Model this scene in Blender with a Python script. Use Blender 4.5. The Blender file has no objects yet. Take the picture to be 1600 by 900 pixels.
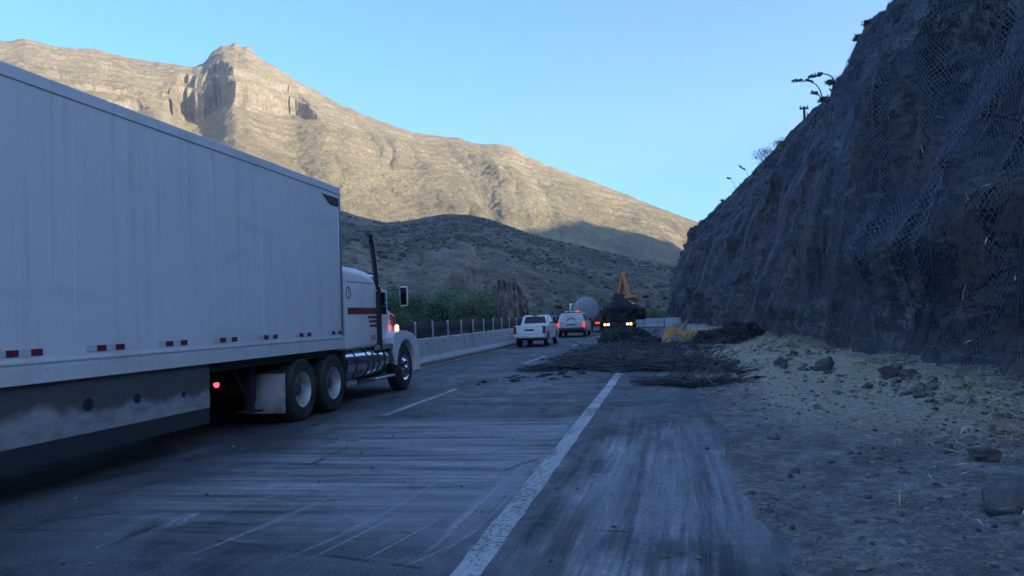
import bpy, bmesh, math, random
import numpy as np
from mathutils import Vector, Matrix
random.seed(7); RNG = np.random.RandomState(11)
R = math.radians
S = bpy.context.scene; COL = S.collection
# ---------------------------------------------------------------- camera
F = 1200.0; H = 1.56; ROLL = .045                      # focal length in px of a 1600 px wide frame, eye height
yc = np.array([242, -36, F]); yc /= np.linalg.norm(yc)
w_ = np.array([-ROLL, 1, 0]); zc_ = w_ - yc * (w_ @ yc); zc_ /= np.linalg.norm(zc_); xc = -np.cross(yc, zc_)
CM = np.array([xc, yc, zc_]); C0 = np.array([0, 0, H])
def dirv(px, py): return CM @ np.array([px - 800, 450 - py, F])
def on_y(px, py, Y): v = dirv(px, py); return C0 + v * (Y / v[1])
def on_z(px, py, z=0.): v = dirv(px, py); return C0 + v * ((z - H) / v[2])
cam = bpy.data.cameras.new('camera'); co = bpy.data.objects.new('camera', cam); COL.objects.link(co)
right, upv, fwd = CM @ np.array([1, 0, 0]), CM @ np.array([0, 1, 0]), CM @ np.array([0, 0, 1])
m4 = Matrix.Identity(4)
for i in range(3): m4[i][0], m4[i][1], m4[i][2], m4[i][3] = right[i], upv[i], -fwd[i], C0[i]
co.matrix_world = m4
cam.lens = 27; cam.sensor_width = 36; cam.clip_start = .05; cam.clip_end = 20000
S.camera = co
# ---------------------------------------------------------------- light
SUN_AZ, SUN_EL = R(112), R(15)                          # clockwise from +Y
wd = bpy.data.worlds.new('World'); S.world = wd; wd.use_nodes = True
wn = wd.node_tree; bg = wn.nodes['Background']
sky = wn.nodes.new('ShaderNodeTexSky'); sky.sky_type = 'NISHITA'; sky.sun_disc = False
sky.sun_elevation = SUN_EL; sky.sun_rotation = SUN_AZ; sky.ozone_density = 7.3; sky.air_density = 1.0; sky.dust_density = 1.2
tint = wn.nodes.new('ShaderNodeMix'); tint.data_type = 'RGBA'; tint.blend_type = 'MULTIPLY'; tint.inputs[0].default_value = 1; tint.inputs[7].default_value = (.86, .965, 1.0, 1)
wn.links.new(sky.outputs[0], tint.inputs[6]); wn.links.new(tint.outputs[2], bg.inputs[0]); bg.inputs[1].default_value = .15
sl = bpy.data.lights.new('sun', 'SUN'); sl.energy = 4.5; sl.angle = R(.5); sl.color = (1, .85, .57)
so = bpy.data.objects.new('sun', sl); COL.objects.link(so)
SUND = Vector((math.sin(SUN_AZ) * math.cos(SUN_EL), math.cos(SUN_AZ) * math.cos(SUN_EL), math.sin(SUN_EL)))
so.rotation_euler = (-SUND).to_track_quat('-Z', 'Y').to_euler(); so.location = (0, 0, 60)
S.view_settings.view_transform = 'Standard'; S.view_settings.look = 'None'
S.view_settings.exposure = 1.7; S.view_settings.gamma = 1
S.cycles.max_bounces = 6; S.cycles.transparent_max_bounces = 12

# ---------------------------------------------------------------- helpers: noise
def _h(ix, iy, iz):
    n = (ix * 374761393 + iy * 668265263 + iz * 2147483647 + 144665) & 0xffffffff
    n = ((n ^ (n >> 13)) * 1274126177) & 0xffffffff
    n = ((n ^ (n >> 16)) * 2246822519) & 0xffffffff
    return ((n ^ (n >> 15)) & 0xffffff) / float(0xffffff)
def vn(x, y, z=0.):
    x, y, z = np.broadcast_arrays(np.asarray(x, float), np.asarray(y, float), np.asarray(z, float))
    ix, iy, iz = [np.floor(a).astype(np.int64) for a in (x, y, z)]
    fx, fy, fz = x - ix, y - iy, z - iz
    fx, fy, fz = [a * a * a * (a * (a * 6 - 15) + 10) for a in (fx, fy, fz)]
    r = 0
    for dx in (0, 1):
        for dy in (0, 1):
            for dz in (0, 1):
                r = r + _h(ix + dx, iy + dy, iz + dz) * (fx if dx else 1 - fx) * (fy if dy else 1 - fy) * (fz if dz else 1 - fz)
    return r
def fbm(x, y, z=0., o=4, g=.5):
    a, s, t = 1., 0., 0.
    for k in range(o):
        s = s + a * vn(x * 2**k + 13.7 * k, y * 2**k + 7.1 * k, np.asarray(z) * 2**k); t += a; a *= g
    return s / t
def ss(a, b, x): t = np.clip((np.asarray(x, float) - a) / (b - a), 0, 1); return t * t * (3 - 2 * t)
# ---------------------------------------------------------------- helpers: objects
def tag(o, label=None, cat=None, group=None, kind=None):
    if label: o['label'] = label
    if cat: o['category'] = cat
    if group: o['group'] = group
    if kind: o['kind'] = kind
    return o
def empty(name, loc, rz=0):
    o = bpy.data.objects.new(name, None); COL.objects.link(o); o.location = loc; o.rotation_euler = (0, 0, rz); o.empty_display_size = .2
    return o
def link_mesh(name, V, Fc, mat, parent=None, smooth=35, bevel=0, loc=None):
    me = bpy.data.meshes.new(name); me.from_pydata([tuple(v) for v in V], [], Fc); me.update()
    if mat: me.materials.append(mat)
    if smooth:
        me.polygons.foreach_set('use_smooth', [True] * len(me.polygons))
        if smooth < 180: me.set_sharp_from_angle(angle=R(smooth))
    o = bpy.data.objects.new(name, me); COL.objects.link(o)
    if parent: o.parent = parent
    if loc is not None: o.location = loc
    if bevel:
        b = o.modifiers.new('bevel', 'BEVEL'); b.width = bevel; b.segments = 2; b.limit_method = 'ANGLE'; b.angle_limit = R(40)
    return o
def grid_faces(nr, nc, wrap=False):
    i = np.arange(nr - 1)[:, None]; j = np.arange(nc if wrap else nc - 1)[None]
    j2 = (j + 1) % nc
    q = np.stack([i * nc + j, i * nc + j2, (i + 1) * nc + j2, (i + 1) * nc + j], -1).reshape(-1, 4)
    return q
def fast_mesh(name, V, Q, mat, smooth=180, parent=None, uv=None):
    V = np.asarray(V, np.float32); Q = np.asarray(Q, np.int32); k = Q.shape[1]
    me = bpy.data.meshes.new(name); me.vertices.add(len(V)); me.vertices.foreach_set('co', V.ravel())
    me.loops.add(Q.size); me.loops.foreach_set('vertex_index', Q.ravel())
    me.polygons.add(len(Q)); me.polygons.foreach_set('loop_start', np.arange(len(Q), dtype=np.int32) * k)
    me.update(calc_edges=True); me.validate()
    if mat: me.materials.append(mat)
    if smooth:
        me.polygons.foreach_set('use_smooth', [True] * len(me.polygons))
        if smooth < 180: me.set_sharp_from_angle(angle=R(smooth))
    if uv is not None:
        l = me.uv_layers.new(name='UVMap'); l.data.foreach_set('uv', np.asarray(uv, np.float32)[Q.ravel()].ravel())
    o = bpy.data.objects.new(name, me); COL.objects.link(o)
    if parent: o.parent = parent
    return o
class MB:
    def __init__(s): s.v = []; s.f = []
    def add(s, V, Fc):
        b = len(s.v); s.v += [tuple(map(float, p)) for p in V]; s.f += [tuple(b + i for i in f) for f in Fc]; return s
    def box(s, c, d, rx=0, ry=0, rz=0):
        V = [Vector((x * d[0] / 2, y * d[1] / 2, z * d[2] / 2)) for x in (-1, 1) for y in (-1, 1) for z in (-1, 1)]
        if rx or ry or rz:
            m = Matrix.Rotation(rz, 3, 'Z') @ Matrix.Rotation(ry, 3, 'Y') @ Matrix.Rotation(rx, 3, 'X'); V = [m @ v for v in V]
        return s.add([v + Vector(c) for v in V], [(0, 1, 3, 2), (4, 6, 7, 5), (0, 4, 5, 1), (2, 3, 7, 6), (0, 2, 6, 4), (1, 5, 7, 3)])
    def bb(s, x0, x1, y0, y1, z0, z1): return s.box(((x0 + x1) / 2, (y0 + y1) / 2, (z0 + z1) / 2), (x1 - x0, y1 - y0, z1 - z0))
    def prism(s, pts, a, b, ax='x'):
        n = len(pts)
        f = (lambda p, k: (k, p[0], p[1])) if ax == 'x' else (lambda p, k: (p[0], k, p[1])) if ax == 'y' else (lambda p, k: (p[0], p[1], k))
        V = [f(p, a) for p in pts] + [f(p, b) for p in pts]
        return s.add(V, [tuple(range(n))[::-1], tuple(range(n, 2 * n))] + [(i, (i + 1) % n, n + (i + 1) % n, n + i) for i in range(n)])
    def loft(s, secs, caps=True, closed=True):
        n = len(secs[0]); V = [p for q in secs for p in q]; Fc = []
        for k in range(len(secs) - 1):
            for i in range(n if closed else n - 1): Fc.append((k * n + i, k * n + (i + 1) % n, (k + 1) * n + (i + 1) % n, (k + 1) * n + i))
        if caps: Fc += [tuple(range(n))[::-1], tuple(range((len(secs) - 1) * n, len(secs) * n))]
        return s.add(V, Fc)
    def tube(s, pts, r, n=8):
        pts = [Vector(p) for p in pts]; rs = r if hasattr(r, '__len__') else [r] * len(pts); secs = []
        for i, p in enumerate(pts):
            t = (pts[min(i + 1, len(pts) - 1)] - pts[max(i - 1, 0)]).normalized()
            a = Vector((0, 0, 1)) if abs(t.z) < .9 else Vector((1, 0, 0))
            u = t.cross(a).normalized(); w = t.cross(u)
            secs.append([p + (u * math.cos(2 * math.pi * k / n) + w * math.sin(2 * math.pi * k / n)) * rs[i] for k in range(n)])
        return s.loft(secs)
    def lathe(s, prof, c, ax='x', n=28, caps=True):
        secs = []
        for a, r in prof:
            q = []
            for k in range(n):
                t = 2 * math.pi * k / n; p, w = r * math.cos(t), r * math.sin(t)
                q.append((c[0] + a, c[1] + p, c[2] + w) if ax == 'x' else (c[0] + p, c[1] + a, c[2] + w) if ax == 'y' else (c[0] + p, c[1] + w, c[2] + a))
            secs.append(q)
        return s.loft(secs, caps)
    def build(s, name, mat, parent=None, smooth=35, bevel=0, loc=None): return link_mesh(name, s.v, s.f, mat, parent, smooth, bevel, loc)
def copy_tree(o, parent=None):
    c = o.copy(); COL.objects.link(c)
    if parent: c.parent = parent
    for ch in list(o.children): copy_tree(ch, c)
    return c
# ---------------------------------------------------------------- helpers: materials
class NT:
    def __init__(s, name):
        s.m = bpy.data.materials.new(name); s.m.use_nodes = True; s.t = s.m.node_tree
        s.p = s.t.nodes['Principled BSDF']; s.out = s.t.nodes['Material Output']; s._pos = None
    def n(s, ty, **kw):
        x = s.t.nodes.new(ty)
        for k, v in kw.items(): setattr(x, k, v)
        return x
    def set(s, sock, v):
        if isinstance(v, bpy.types.NodeSocket): s.t.links.new(v, sock)
        elif isinstance(v, (tuple, list)) and len(v) == 3 and sock.type == 'RGBA': sock.default_value = (*v, 1)
        else: sock.default_value = v
    def pos(s, obj=False):
        if obj: return s.n('ShaderNodeTexCoord').outputs['Object']
        if s._pos is None: s._pos = s.n('ShaderNodeNewGeometry').outputs['Position']
        return s._pos
    def mp(s, vec, sc=(1, 1, 1), loc=(0, 0, 0), rot=(0, 0, 0)):
        x = s.n('ShaderNodeMapping'); s.set(x.inputs[0], vec); x.inputs[1].default_value = loc; x.inputs[2].default_value = rot; x.inputs[3].default_value = sc; return x.outputs[0]
    def noise(s, vec, sc=1, det=4, ro=.55, dist=0):
        x = s.n('ShaderNodeTexNoise'); s.set(x.inputs['Vector'], vec); x.inputs['Scale'].default_value = sc; x.inputs['Detail'].default_value = det; x.inputs['Roughness'].default_value = ro; x.inputs['Distortion'].default_value = dist; return x.outputs[0]
    def vor(s, vec, sc=1, feat='F1', out=0, rnd=1):
        x = s.n('ShaderNodeTexVoronoi', feature=feat); s.set(x.inputs['Vector'], vec); x.inputs['Scale'].default_value = sc; x.inputs['Randomness'].default_value = rnd; return x.outputs[out]
    def rng(s, v, a, b, c=0., d=1.):
        x = s.n('ShaderNodeMapRange'); s.set(x.inputs[0], v)
        for i, q in enumerate((a, b, c, d)): s.set(x.inputs[i + 1], q)
        return x.outputs[0]
    def sst(s, v, a, b):
        x = s.n('ShaderNodeMapRange', interpolation_type='SMOOTHSTEP'); s.set(x.inputs[0], v); x.inputs[1].default_value = a; x.inputs[2].default_value = b; return x.outputs[0]
    def ma(s, op, a, b=0., c=None, clamp=False):
        x = s.n('ShaderNodeMath', operation=op, use_clamp=clamp); s.set(x.inputs[0], a); s.set(x.inputs[1], b)
        if c is not None: s.set(x.inputs[2], c)
        return x.outputs[0]
    def mix(s, f, a, b, mode='MIX'):
        x = s.n('ShaderNodeMix', data_type='RGBA', blend_type=mode); s.set(x.inputs[0], f); s.set(x.inputs[6], a); s.set(x.inputs[7], b); return x.outputs[2]
    def ramp(s, v, stops):
        x = s.n('ShaderNodeValToRGB'); s.set(x.inputs[0], v); e = x.color_ramp.elements
        while len(e) < len(stops): e.new(.5)
        for q, (p, c) in zip(e, stops): q.position = p; q.color = (*c, 1) if not isinstance(c, float) else (c, c, c, 1)
        return x.outputs[0]
    def xyz(s, v):
        x = s.n('ShaderNodeSeparateXYZ'); s.set(x.inputs[0], v); return x.outputs
    def bump(s, h, st=.5, d=.05, nrm=None):
        x = s.n('ShaderNodeBump'); s.set(x.inputs['Height'], h); x.inputs['Strength'].default_value = st; x.inputs['Distance'].default_value = d
        if nrm is not None: s.set(x.inputs['Normal'], nrm)
        s.t.links.new(x.outputs[0], s.p.inputs['Normal']); return x.outputs[0]
    def fin(s, col, rough=.8, metal=0., spec=None):
        s.set(s.p.inputs['Base Color'], col); s.set(s.p.inputs['Roughness'], rough); s.set(s.p.inputs['Metallic'], metal)
        if spec is not None: s.p.inputs['Specular IOR Level'].default_value = spec
        return s.m
def simple(name, c, rough=.6, metal=0., var=.25, sc=3., dirt=None, dirt_amt=.5, bump=0.):
    t = NT(name); p = t.pos(True); k = t.noise(p, sc, 5, .6)
    a = tuple(x * (1 - var) for x in c); b = tuple(min(1, x * (1 + var)) for x in c)
    col = t.mix(k, a, b)
    if dirt: col = t.mix(t.ma('MULTIPLY', t.sst(t.noise(p, sc * .7, 6, .65), .45, .7), dirt_amt), col, dirt)
    if bump: t.bump(t.noise(p, sc * 6, 4), bump, .02)
    return t.fin(col, t.rng(k, 0, 1, rough * .85, min(1, rough * 1.15)), metal)
def emis(name, c, st):
    t = NT(name); k = t.noise(t.pos(True), 40, 2)
    t.set(t.p.inputs['Emission Color'], t.mix(k, tuple(x * .8 for x in c), c)); t.p.inputs['Emission Strength'].default_value = st
    return t.fin(tuple(x * .5 for x in c), .3)
M = {}
M['white'] = simple('white_paint', (.72, .72, .70), .35, 0, .05, 1.2, (.35, .31, .26), .25)
M['tractor'] = simple('tractor_paint', (.76, .75, .73), .3, 0, .05, 1.5, (.38, .33, .28), .3)
M['dullwhite'] = simple('dull_white_paint', (.5, .49, .49), .5, 0, .08, 2, (.3, .27, .25), .5)
M['alu'] = simple('brushed_aluminium', (.62, .63, .64), .32, .85, .12, 4, (.25, .23, .2), .3)
M['chrome'] = simple('chrome', (.75, .75, .76), .14, 1., .08, 3, (.3, .28, .25), .3)
M['rub'] = simple('tyre_rubber', (.022, .022, .022), .8, 0, .3, 5, (.09, .08, .065), .6, .2)
M['black'] = simple('black_metal', (.018, .018, .02), .55, 0, .3, 4, (.06, .055, .05), .5)
M['rim'] = simple('rim_steel', (.55, .55, .54), .4, .3, .1, 6, (.2, .18, .15), .5)
M['hub'] = simple('grimy_shaded_hub_steel', (.07, .068, .065), .6, .2, .3, 8, (.16, .14, .11), .5)  # grimy hub, its steel darkened in colour for the shading inside the dish
M['glass'] = simple('dark_glass', (.012, .014, .016), .06, 0, .1, 2)
M['redpaint'] = simple('dull_red_paint', (.22, .03, .03), .45, 0, .2, 5)
M['redtape'] = simple('red_tape', (.17, .018, .032), .4, 0, .2, 9)
M['whitetape'] = simple('white_tape', (.55, .56, .58), .35, 0, .15, 9)
M['skirtdark'] = simple('skirt_rubber', (.03, .032, .036), .6, 0, .3, 3)
M['flap'] = simple('white_rubber', (.45, .45, .44), .6, 0, .1, 2, (.07, .065, .06), .75)
M['lamp_red'] = emis('red_lamp', (1, .05, .07), 1.6)
M['lamp_red_dim'] = emis('dim_red_lamp', (1, .06, .06), .45)
M['lamp_marker'] = emis('marker_lamp', (1, .16, .12), 3.2)
M['lamp_orange'] = emis('orange_lamp', (1, .33, .08), 3.)
M['lamp_white'] = emis('white_lamp', (1, .93, .85), 3.)
M['lens_red'] = simple('red_lens', (.2, .01, .015), .25, 0, .2, 10)
M['concrete'] = None
M['yellow'] = simple('orange_machine_paint', (.48, .17, .045), .5, 0, .25, 3, (.1, .07, .04), .6)
M['yellow_scrap'] = simple('scuffed_yellow_steel', (.5, .26, .06), .5, 0, .2, 4, (.2, .13, .06), .5)
M['tank'] = simple('dusty_grey_tank', (.24, .25, .265), .6, .1, .12, 1.5, (.2, .19, .17), .5)
M['netload'] = simple('dark_netting', (.022, .023, .026), .85, 0, .5, 8, (.05, .05, .05), .6, .6)
M['strand'] = simple('scorched_wire', (.04, .041, .044), .7, 0, .5, 3, (.1, .095, .085), .45)
M['strandlight'] = simple('dusty_wire', (.16, .155, .14), .75, 0, .4, 3)
M['post'] = simple('galvanised_post', (.42, .43, .44), .45, .4, .15, 5)
M['bark'] = simple('bark', (.1, .08, .06), .9, 0, .3, 8)
M['stalk'] = simple('dry_agave_stalk', (.16, .13, .09), .8, 0, .2, 8)
M['pole'] = simple('weathered_timber', (.1, .08, .06), .9, 0, .3, 6)
t = NT('cast_concrete'); p = t.pos(); k = t.noise(p, 1.3, 6, .65)
col = t.mix(k, (.36, .36, .35), (.52, .52, .5)); col = t.mix(t.ma('MULTIPLY', t.sst(t.noise(t.mp(p, (3, 3, .5)), 1.5, 5), .5, .72), .5), col, (.17, .16, .15))
col = t.mix(t.sst(t.xyz(p)[2], .16, .02), col, (.22, .2, .17))
t.bump(t.noise(p, 30, 4), .25, .01); M['concrete'] = t.fin(col, .85)
# screen mesh on the barrier (semi open weave)
t = NT('dark_screen_mesh'); col = t.mix(t.noise(t.pos(), 3, 4), (.012, .016, .018), (.03, .036, .038)); t.fin(col, .8); M['screen'] = t.m
tr = t.n('ShaderNodeBsdfTransparent'); mx = t.n('ShaderNodeMixShader')
x, y, z = t.xyz(t.pos())
hole = t.ma('MULTIPLY', t.ma('GREATER_THAN', t.ma('FRACT', t.ma('MULTIPLY', y, 18.)), .55), t.ma('GREATER_THAN', t.ma('FRACT', t.ma('MULTIPLY', z, 18.)), .55))
t.set(mx.inputs[0], hole); t.t.links.new(t.p.outputs[0], mx.inputs[1]); t.t.links.new(tr.outputs[0], mx.inputs[2]); t.t.links.new(mx.outputs[0], t.out.inputs[0])
def leafmat(name, c):
    t = NT(name); r = t.n('ShaderNodeNewGeometry').outputs['Random Per Island']
    col = t.ramp(r, [(0., tuple(x * .45 for x in c)), (.5, c), (1., tuple(x * 1.6 for x in c))])
    t.p.inputs['Subsurface Weight'].default_value = 0
    return t.fin(col, .7)
M['leaf'] = leafmat('tree_leaves', (.06, .12, .055)); M['leafpale'] = leafmat('pale_tree_leaves', (.085, .125, .06)); M['leafdeep'] = leafmat('deep_tree_leaves', (.04, .085, .04)); M['leafdry'] = leafmat('scrub_leaves', (.1, .1, .065)); M['scrub'] = leafmat('hill_scrub', (.045, .05, .03))
M['husk'] = None
t = NT('dry_husks'); r = t.n('ShaderNodeNewGeometry').outputs['Random Per Island']
M['husk'] = t.fin(t.ramp(r, [(0., (.2, .15, .075)), (.35, (.42, .33, .17)), (.75, (.58, .48, .28)), (1., (.72, .65, .48))]), .75)
def rockmat(name, a, b, c, sc=1.):
    t = NT(name); p = t.pos(); k = t.noise(p, .6 * sc, 8, .65); k2 = t.noise(p, 5 * sc, 6, .7)
    col = t.ramp(k, [(.3, a), (.5, b), (.7, c)]); col = t.mix(t.rng(k2, .35, .7, 0, .7), col, tuple(x * .45 for x in b))
    cr = t.vor(t.mp(p, (1, 1, 1.6)), 2.2 * sc, 'DISTANCE_TO_EDGE')
    h = t.ma('ADD', t.ma('MULTIPLY', k2, 1.), t.ma('MULTIPLY', t.sst(cr, 0, .12), .1))
    t.bump(h, .8, .12 / sc); return t.fin(col, .9)
M['rockdark'] = rockmat('dark_boulder', (.07, .07, .072), (.13, .128, .125), (.24, .23, .22), 2.)
M['rocktan'] = rockmat('tan_boulder', (.2, .16, .1), (.3, .25, .17), (.4, .34, .25), 2.)
M['gravel'] = None
t = NT('loose_gravel'); r = t.n('ShaderNodeNewGeometry').outputs['Random Per Island']
M['clod'] = simple('charred_earth', (.035, .034, .034), .95, 0, .6, 3, (.14, .12, .1), .6)
M['gravel'] = t.fin(t.ramp(r, [(0., (.05, .05, .05)), (.5, (.13, .12, .11)), (.85, (.2, .185, .16)), (1., (.32, .3, .27))]), .9)

# ================================================================ SETTING: far terrain
def polyline(pts):
    P = np.array([dirv(*p) for p in pts]); az = np.arctan2(P[:, 0], P[:, 1]); el = P[:, 2] / np.hypot(P[:, 0], P[:, 1]); return az, el
S1 = [(-700, 130), (-300, 100), (-100, 72), (0, 62), (40, 60), (90, 72), (150, 76), (215, 92), (300, 103), (316, 99), (333, 81), (348, 70), (365, 67), (385, 72), (410, 90), (440, 110), (480, 134), (520, 155), (560, 175), (600, 190), (650, 207), (690, 212), (715, 215), (750, 225), (780, 224), (800, 228), (820, 240), (850, 255), (900, 273), (950, 292), (1000, 312), (1040, 328), (1080, 342), (1200, 375), (1400, 410), (1700, 430)]
CB = [(-700, 260), (0, 170), (200, 170), (262, 160), (290, 178), (318, 182), (345, 152), (400, 160), (440, 172), (480, 182), (600, 230), (1100, 360), (1700, 440)]
NA = 1150
az = np.linspace(R(-62), R(13), NA)
a1, e1 = polyline(S1); crest_el = np.interp(az, a1, e1)
a2, e2 = polyline(CB); cb_el = np.interp(az, a2, e2)
pxs = np.interp(az, a1, [p[0] for p in S1])
RC, RF = 2000., 800.
zc = RC * crest_el
tt = np.linspace(0, 1, 300)
sC = .085 * ss(245, 290, pxs) * (1 - ss(445, 520, pxs)) * (1 + .5 * (1 - ss(330, 370, pxs))) + .05 * ss(20, 80, pxs) * (1 - ss(200, 245, pxs)) 
Zm = np.zeros((len(tt), NA)); Rm = np.zeros_like(Zm)
A_ = az * 1500
saw = lambda x: x - np.floor(x)
def blocks(x, sd): q = x + 1.6 * vn(x * .6, sd); b = np.floor(q); f = q - b; h0, h1 = vn(b * 7.31 + .5, sd + 3.), vn((b + 1) * 7.31 + .5, sd + 3.); return h0 + (h1 - h0) * ss(.82, 1., f)
butt = .04 * (blocks(A_ / 15, 2.) - .5) * (ss(250, 265, pxs) * (1 - ss(350, 380, pxs)) + .2) + .035 * (saw(A_ / 38. + .5 * vn(A_ / 50., 4.)) - .5) * ss(250, 265, pxs) * (1 - ss(345, 365, pxs)) + .012 * (blocks(A_ / 8., 5.) - .5) + .012 * (vn(A_ / 35., 9.) - .5) + .014 * (1 - ss(300, 345, pxs))
for j in range(NA):
    g = tt ** .94
    t0 = np.interp(cb_el[j], zc[j] * g * (1 - sC[j]) / (RF + (RC - RF) * tt), tt)
    t0 = np.clip(t0 + butt[j], .05, .96)
    Zm[:, j] = zc[j] * (g * (1 - sC[j]) + sC[j] * (ss(t0 - .006, t0 + .008, tt) * .75 + .25 * ss(t0 + .045, t0 + .055, tt)))
T, AA = np.meshgrid(tt, A_, indexing='ij'); PX = np.broadcast_to(pxs, T.shape)
env = np.sin(np.pi * np.clip(T, 0, 1)) ** .6 * (1 - ss(.93, 1., T))
rid = lambda n: 1 - np.abs(2 * n - 1)
low = 1 - .45 * ss(.75, .95, T)
wa = AA + 60 * (fbm(AA / 130., T * 4, 1., 3) - .5) + 120 * T
Zm += env * low * (-25 * (rid(fbm(wa / 190., T * 1.1, 5., 2)) - .5) - 13 * (rid(fbm(wa / 60., T * 3., 8., 2)) - .5))
Zm += env * (8 * (fbm(AA / 22., T * 50, 2., 4) - .5) + 2.5 * (fbm(AA / 6., T * 150, 4., 3) - .5))
Zm += ((5 + 9 * ss(300, 330, PX) * (1 - ss(430, 470, PX))) * (fbm(AA / 13., T * 6., 6., 4) - .5)) * ss(.9, 1, T)
# rock ledges running round the upper part, dipping to the right
led = (Zm + .10 * AA + 14 * fbm(AA / 70., T * 6, 3., 3)) / 24.
stp = np.floor(led) + ss(.25, .75, saw(led)) - led
Zm += 10 * stp * ss(.5, .68, T) * (.35 + .65 * vn(AA / 120., T * 5, 12.)) * (1 - ss(.985, 1., T))
Rm = RF + (RC - RF) * T + 12 * (fbm(AA / 30., T * 30, 7., 3) - .5)
azp = az[None] + (9 * (fbm(Zm / 30., AA / 40., 21., 3) - .5)) / 1500 * ss(.4, .6, T) * (1 - ss(.94, 1, T))
X, Y = Rm * np.sin(azp), Rm * np.cos(azp)
MV = np.stack([X, Y, Zm], -1)
back = []
for k in range(1, 9):
    rr = RC + k * 120; zz = Zm[-1] * (1 - k / 8.) ; back.append(np.stack([rr * np.sin(az), rr * np.cos(az), zz], -1))
MVall = np.concatenate([MV, np.array(back)], 0)
t = NT('dry_mountain'); p = t.pos(); geo = t.n('ShaderNodeNewGeometry'); nz = t.xyz(geo.outputs['Normal'])[2]
pz = t.xyz(p)[2]
k = t.noise(p, .006, 7, .6); k2 = t.noise(p, .05, 6, .65)
grass = t.ramp(t.ma('ADD', t.ma('MULTIPLY', k, .6), t.ma('MULTIPLY', k2, .4)), [(.38, (.2, .16, .085)), (.5, (.34, .265, .145)), (.62, (.44, .36, .215))])
rock = t.ramp(t.noise(t.mp(p, (.3, .3, 1.2)), .06, 7, .65), [(.35, (.28, .215, .15)), (.5, (.4, .32, .235)), (.68, (.52, .45, .36))])
rmask = t.ma('MAXIMUM', t.sst(nz, .72, .5), t.ma('MULTIPLY', t.sst(t.ma('ADD', pz, t.ma('MULTIPLY', k, 300)), 480, 700), t.sst(k2, .47, .58)))
col = t.mix(rmask, grass, rock)
dots = t.sst(t.vor(t.mp(p, (1, 1, .6)), .11), .4, .2); dens = t.sst(t.noise(p, .012, 4), .34, .6)
col = t.mix(t.ma('MULTIPLY', t.ma('MULTIPLY', dots, dens), .7), col, (.13, .13, .08))
st_ = t.noise(t.mp(p, (.02, .02, .35)), 1., 5, .7); col = t.mix(t.ma('MULTIPLY', t.sst(st_, .55, .68), .4), col, (.5, .43, .33)); col = t.mix(t.ma('MULTIPLY', t.sst(t.noise(p, .018, 6, .7), .55, .68), .5), col, (.17, .165, .11))
dots2 = t.sst(t.vor(p, .3), .36, .2)
col = t.mix(t.ma('MULTIPLY', dots2, .6), col, (.11, .105, .06)); k5 = t.noise(p, .35, 4, .75); col = t.mix(t.sst(k5, .42, .62), t.mix(.55, col, (.12, .1, .06)), t.mix(.2, col, (.6, .52, .4)))
t.bump(t.noise(p, .09, 8, .75), 1., 9.); M['mountain'] = t.fin(col, .95, 0, .1)
o = fast_mesh('mountain', MVall.reshape(-1, 3), grid_faces(MVall.shape[0], NA), M['mountain'], 50); tag(o, kind='structure')

# front hill, in the shade of the added ridge
S2 = [(-700, 380), (-200, 350), (100, 335), (300, 322), (480, 306), (535, 326), (560, 335), (600, 344), (630, 343), (665, 336), (700, 331), (735, 332), (770, 341), (800, 352), (830, 362), (870, 372), (930, 386), (1000, 401), (1060, 411), (1150, 425), (1400, 440), (1700, 450)]
NH = 900; azh = np.linspace(R(-62), R(16), NH); a3, e3 = polyline(S2); RH, RH0 = 560., 105.
zh = RH * np.interp(azh, a3, e3) + .5; th = np.linspace(0, 1, 260)
T2, A2 = np.meshgrid(th, azh * 350, indexing='ij')
Zh = zh[None] * (.16 * ss(0, .12, T2) + .84 * T2 ** 1.25) * 1.0
envh = np.sin(np.pi * T2) ** .7
wa2 = A2 + 14 * (fbm(A2 / 40., T2 * 4, 1., 3) - .5) - 30 * T2
Zh += envh * (-9 * (rid(fbm(wa2 / 75., T2 * 1.5, 4., 2)) - .5) - 4 * (rid(fbm(wa2 / 24., T2 * 5., 6., 2)) - .5) + 4.5 * (fbm(A2 / 14., T2 * 30, 9., 5) - .5))
ledh = (Zh + .12 * A2 + 8 * fbm(A2 / 30., T2 * 8, 3., 3)) / 7.
Zh += 2.4 * (np.floor(ledh) + ss(.3, .7, saw(ledh)) - ledh) * ss(.02, .1, T2) * (1 - ss(.6, .8, T2)) * ss(.35, .6, vn(A2 / 45., T2 * 6, 2.))
Zh += .8 * (fbm(A2 / 5., T2 * 90, 3., 3) - .5)
Rh = RH0 + (RH - RH0) * T2
HV = np.stack([Rh * np.sin(azh), Rh * np.cos(azh), Zh - .4], -1)
backh = np.array([np.stack([(RH + k * 45) * np.sin(azh), (RH + k * 45) * np.cos(azh), Zh[-1] * (1 - (k / 7.) ** 1.3) - 2], -1) for k in range(1, 8)])
HVall = np.concatenate([HV, backh], 0)
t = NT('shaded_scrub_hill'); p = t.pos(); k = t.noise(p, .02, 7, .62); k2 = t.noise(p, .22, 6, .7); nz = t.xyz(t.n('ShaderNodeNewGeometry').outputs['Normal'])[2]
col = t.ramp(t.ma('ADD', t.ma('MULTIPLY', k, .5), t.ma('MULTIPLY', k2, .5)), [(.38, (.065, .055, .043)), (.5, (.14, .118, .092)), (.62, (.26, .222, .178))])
col = t.mix(t.ma('MULTIPLY', t.sst(nz, .8, .62), .6), col, (.3, .25, .2)); k4 = t.noise(p, 1.3, 5, .75); col = t.mix(t.ma('MULTIPLY', t.sst(k4, .52, .6), .7), col, (.05, .05, .036)); col = t.mix(t.ma('MULTIPLY', t.sst(t.noise(t.mp(p, (1, 1, 1), (7, 3, 1)), .9, 5, .75), .59, .65), .5), col, (.34, .31, .27))
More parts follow.
